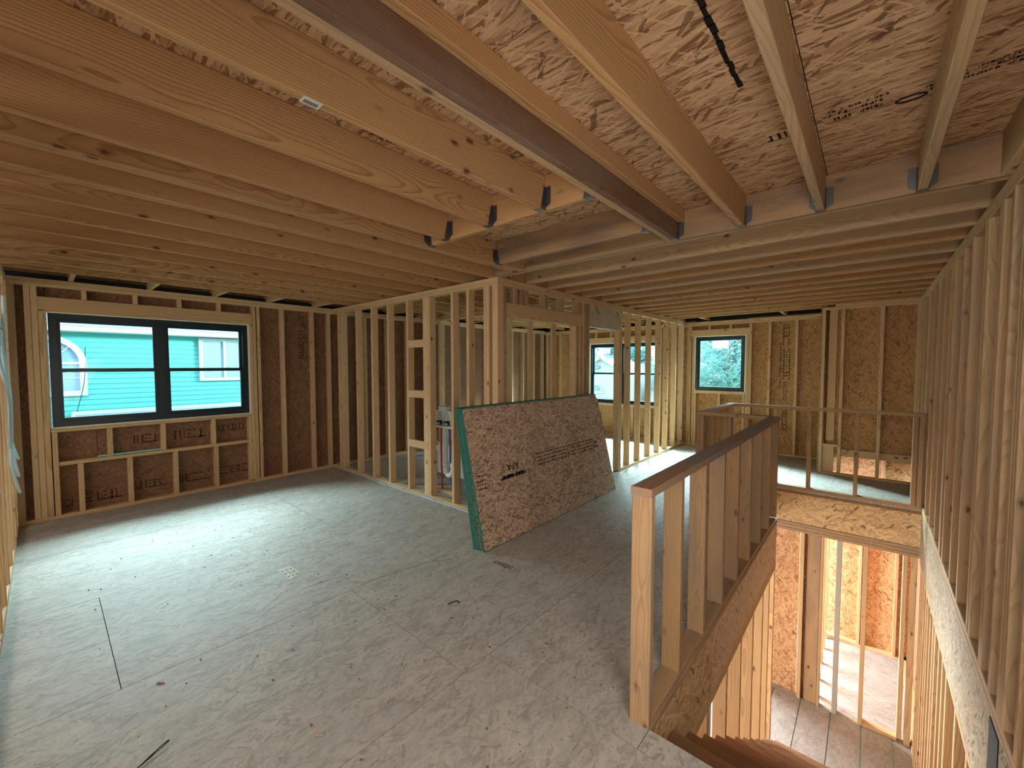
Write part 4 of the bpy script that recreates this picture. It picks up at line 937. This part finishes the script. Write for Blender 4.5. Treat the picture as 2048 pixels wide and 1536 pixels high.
f = [bm.verts.new((x, 25.7, z)) for x, z in a]; b = [bm.verts.new((x, 30.2, z)) for x, z in a]; bm.faces.new(f); bm.faces.new(b[::-1])
for k in range(3): bm.faces.new((f[k], f[(k+1) % 3], b[(k+1) % 3], b[k]))
bmesh.ops.recalc_face_normals(bm, faces=bm.faces); meshobj('roof', bm, M_SHING, H3)
def leafmat(name, c):
    s = NB(name); co, oi, p = rnd_coords(s); n = s.noise(p, 1.2, 3).outputs['Fac']
    col = s.mix(n, c, tuple(x*0.45 for x in c)); d = s.n('ShaderNodeBsdfDiffuse'); s.put(d.inputs[0], col); t = s.n('ShaderNodeBsdfTranslucent'); s.put(t.inputs[0], col)
    m = s.n('ShaderNodeMixShader'); m.inputs[0].default_value = 0.35; s.t.links.new(d.outputs[0], m.inputs[1]); s.t.links.new(t.outputs[0], m.inputs[2]); s.t.links.new(m.outputs[0], s.out.inputs[0]); return s.m
LEAF_A = leafmat('leaf_blue_green', (0.26, 0.54, 0.54)); LEAF_B = leafmat('leaf_light', (0.42, 0.68, 0.62)); M_BARK = plain('bark', (0.16, 0.19, 0.17), 0.9)
def tree(label, x, y, h, r, n, leaf, ls_, seed, squash=1.0, zc=None):
    rg = random.Random(seed); e = empty('tree', (x, y, -3.2), label, 'tree', None)
    bm = bmesh.new(); tube(bm, [(x, y, -3.2), (x+0.1, y, h*0.3), (x, y, h*0.8)], [0.22, 0.14, 0.04], 8)
    for k in range(6):
        a = rg.uniform(0, 6.28); zz = rg.uniform(-1.0, h*0.6); tube(bm, [(x, y, zz), (x+r*0.7*math.cos(a), y+r*0.7*math.sin(a), zz+0.8)], [0.06, 0.02], 5)
    meshobj('trunk', bm, M_BARK, e)
    bm = bmesh.new(); zc = zc if zc is not None else (h-3.2)/2+0.6
    clumps = [(x+rg.gauss(0, r*0.5), y+rg.gauss(0, r*0.4), zc+rg.gauss(0, (h+3.2)*0.22)*squash, rg.uniform(0.3, 0.7)*r*0.6) for _ in range(38)]
    for k in range(n):
        c = clumps[k % len(clumps)]; v = Vector((rg.gauss(0, 1), rg.gauss(0, 1), rg.gauss(0, 0.55))).normalized()*c[3]*rg.uniform(0.6, 1.05)
        p = Vector(c[:3])+v; s_ = ls_*rg.uniform(0.6, 1.4); a = Vector((rg.gauss(0, 1), rg.gauss(0, 1), rg.gauss(0, .5))).normalized()*s_; b = a.orthogonal().normalized()*s_*0.4
        bm.faces.new([bm.verts.new(p-a), bm.verts.new(p-b), bm.verts.new(p+a), bm.verts.new(p+b)])
    o = meshobj('foliage', bm, leaf, e); o['kind'] = 'stuff'
tree('broad pale green tree filling the square far window', -4.0, 16.5, 4.6, 2.4, 9000, LEAF_B, 0.09, 1, 0.8, 0.8)
tree('darker tall tree left behind the pale one in the square window', -8.2, 36.0, 9.5, 2.6, 5000, LEAF_A, 0.16, 2)
tree('tall blue green tree behind the beige gable', -19.5, 40, 9.0, 2.6, 6000, LEAF_A, 0.22, 3)
tree('feathery light tree above the ridge of the beige house', -31, 54, 11.0, 3.0, 5000, LEAF_B, 0.2, 4)
tree('tree between the beige gable and the low grey roof', -14.0, 52, 10.0, 3.0, 5000, LEAF_A, 0.2, 5)
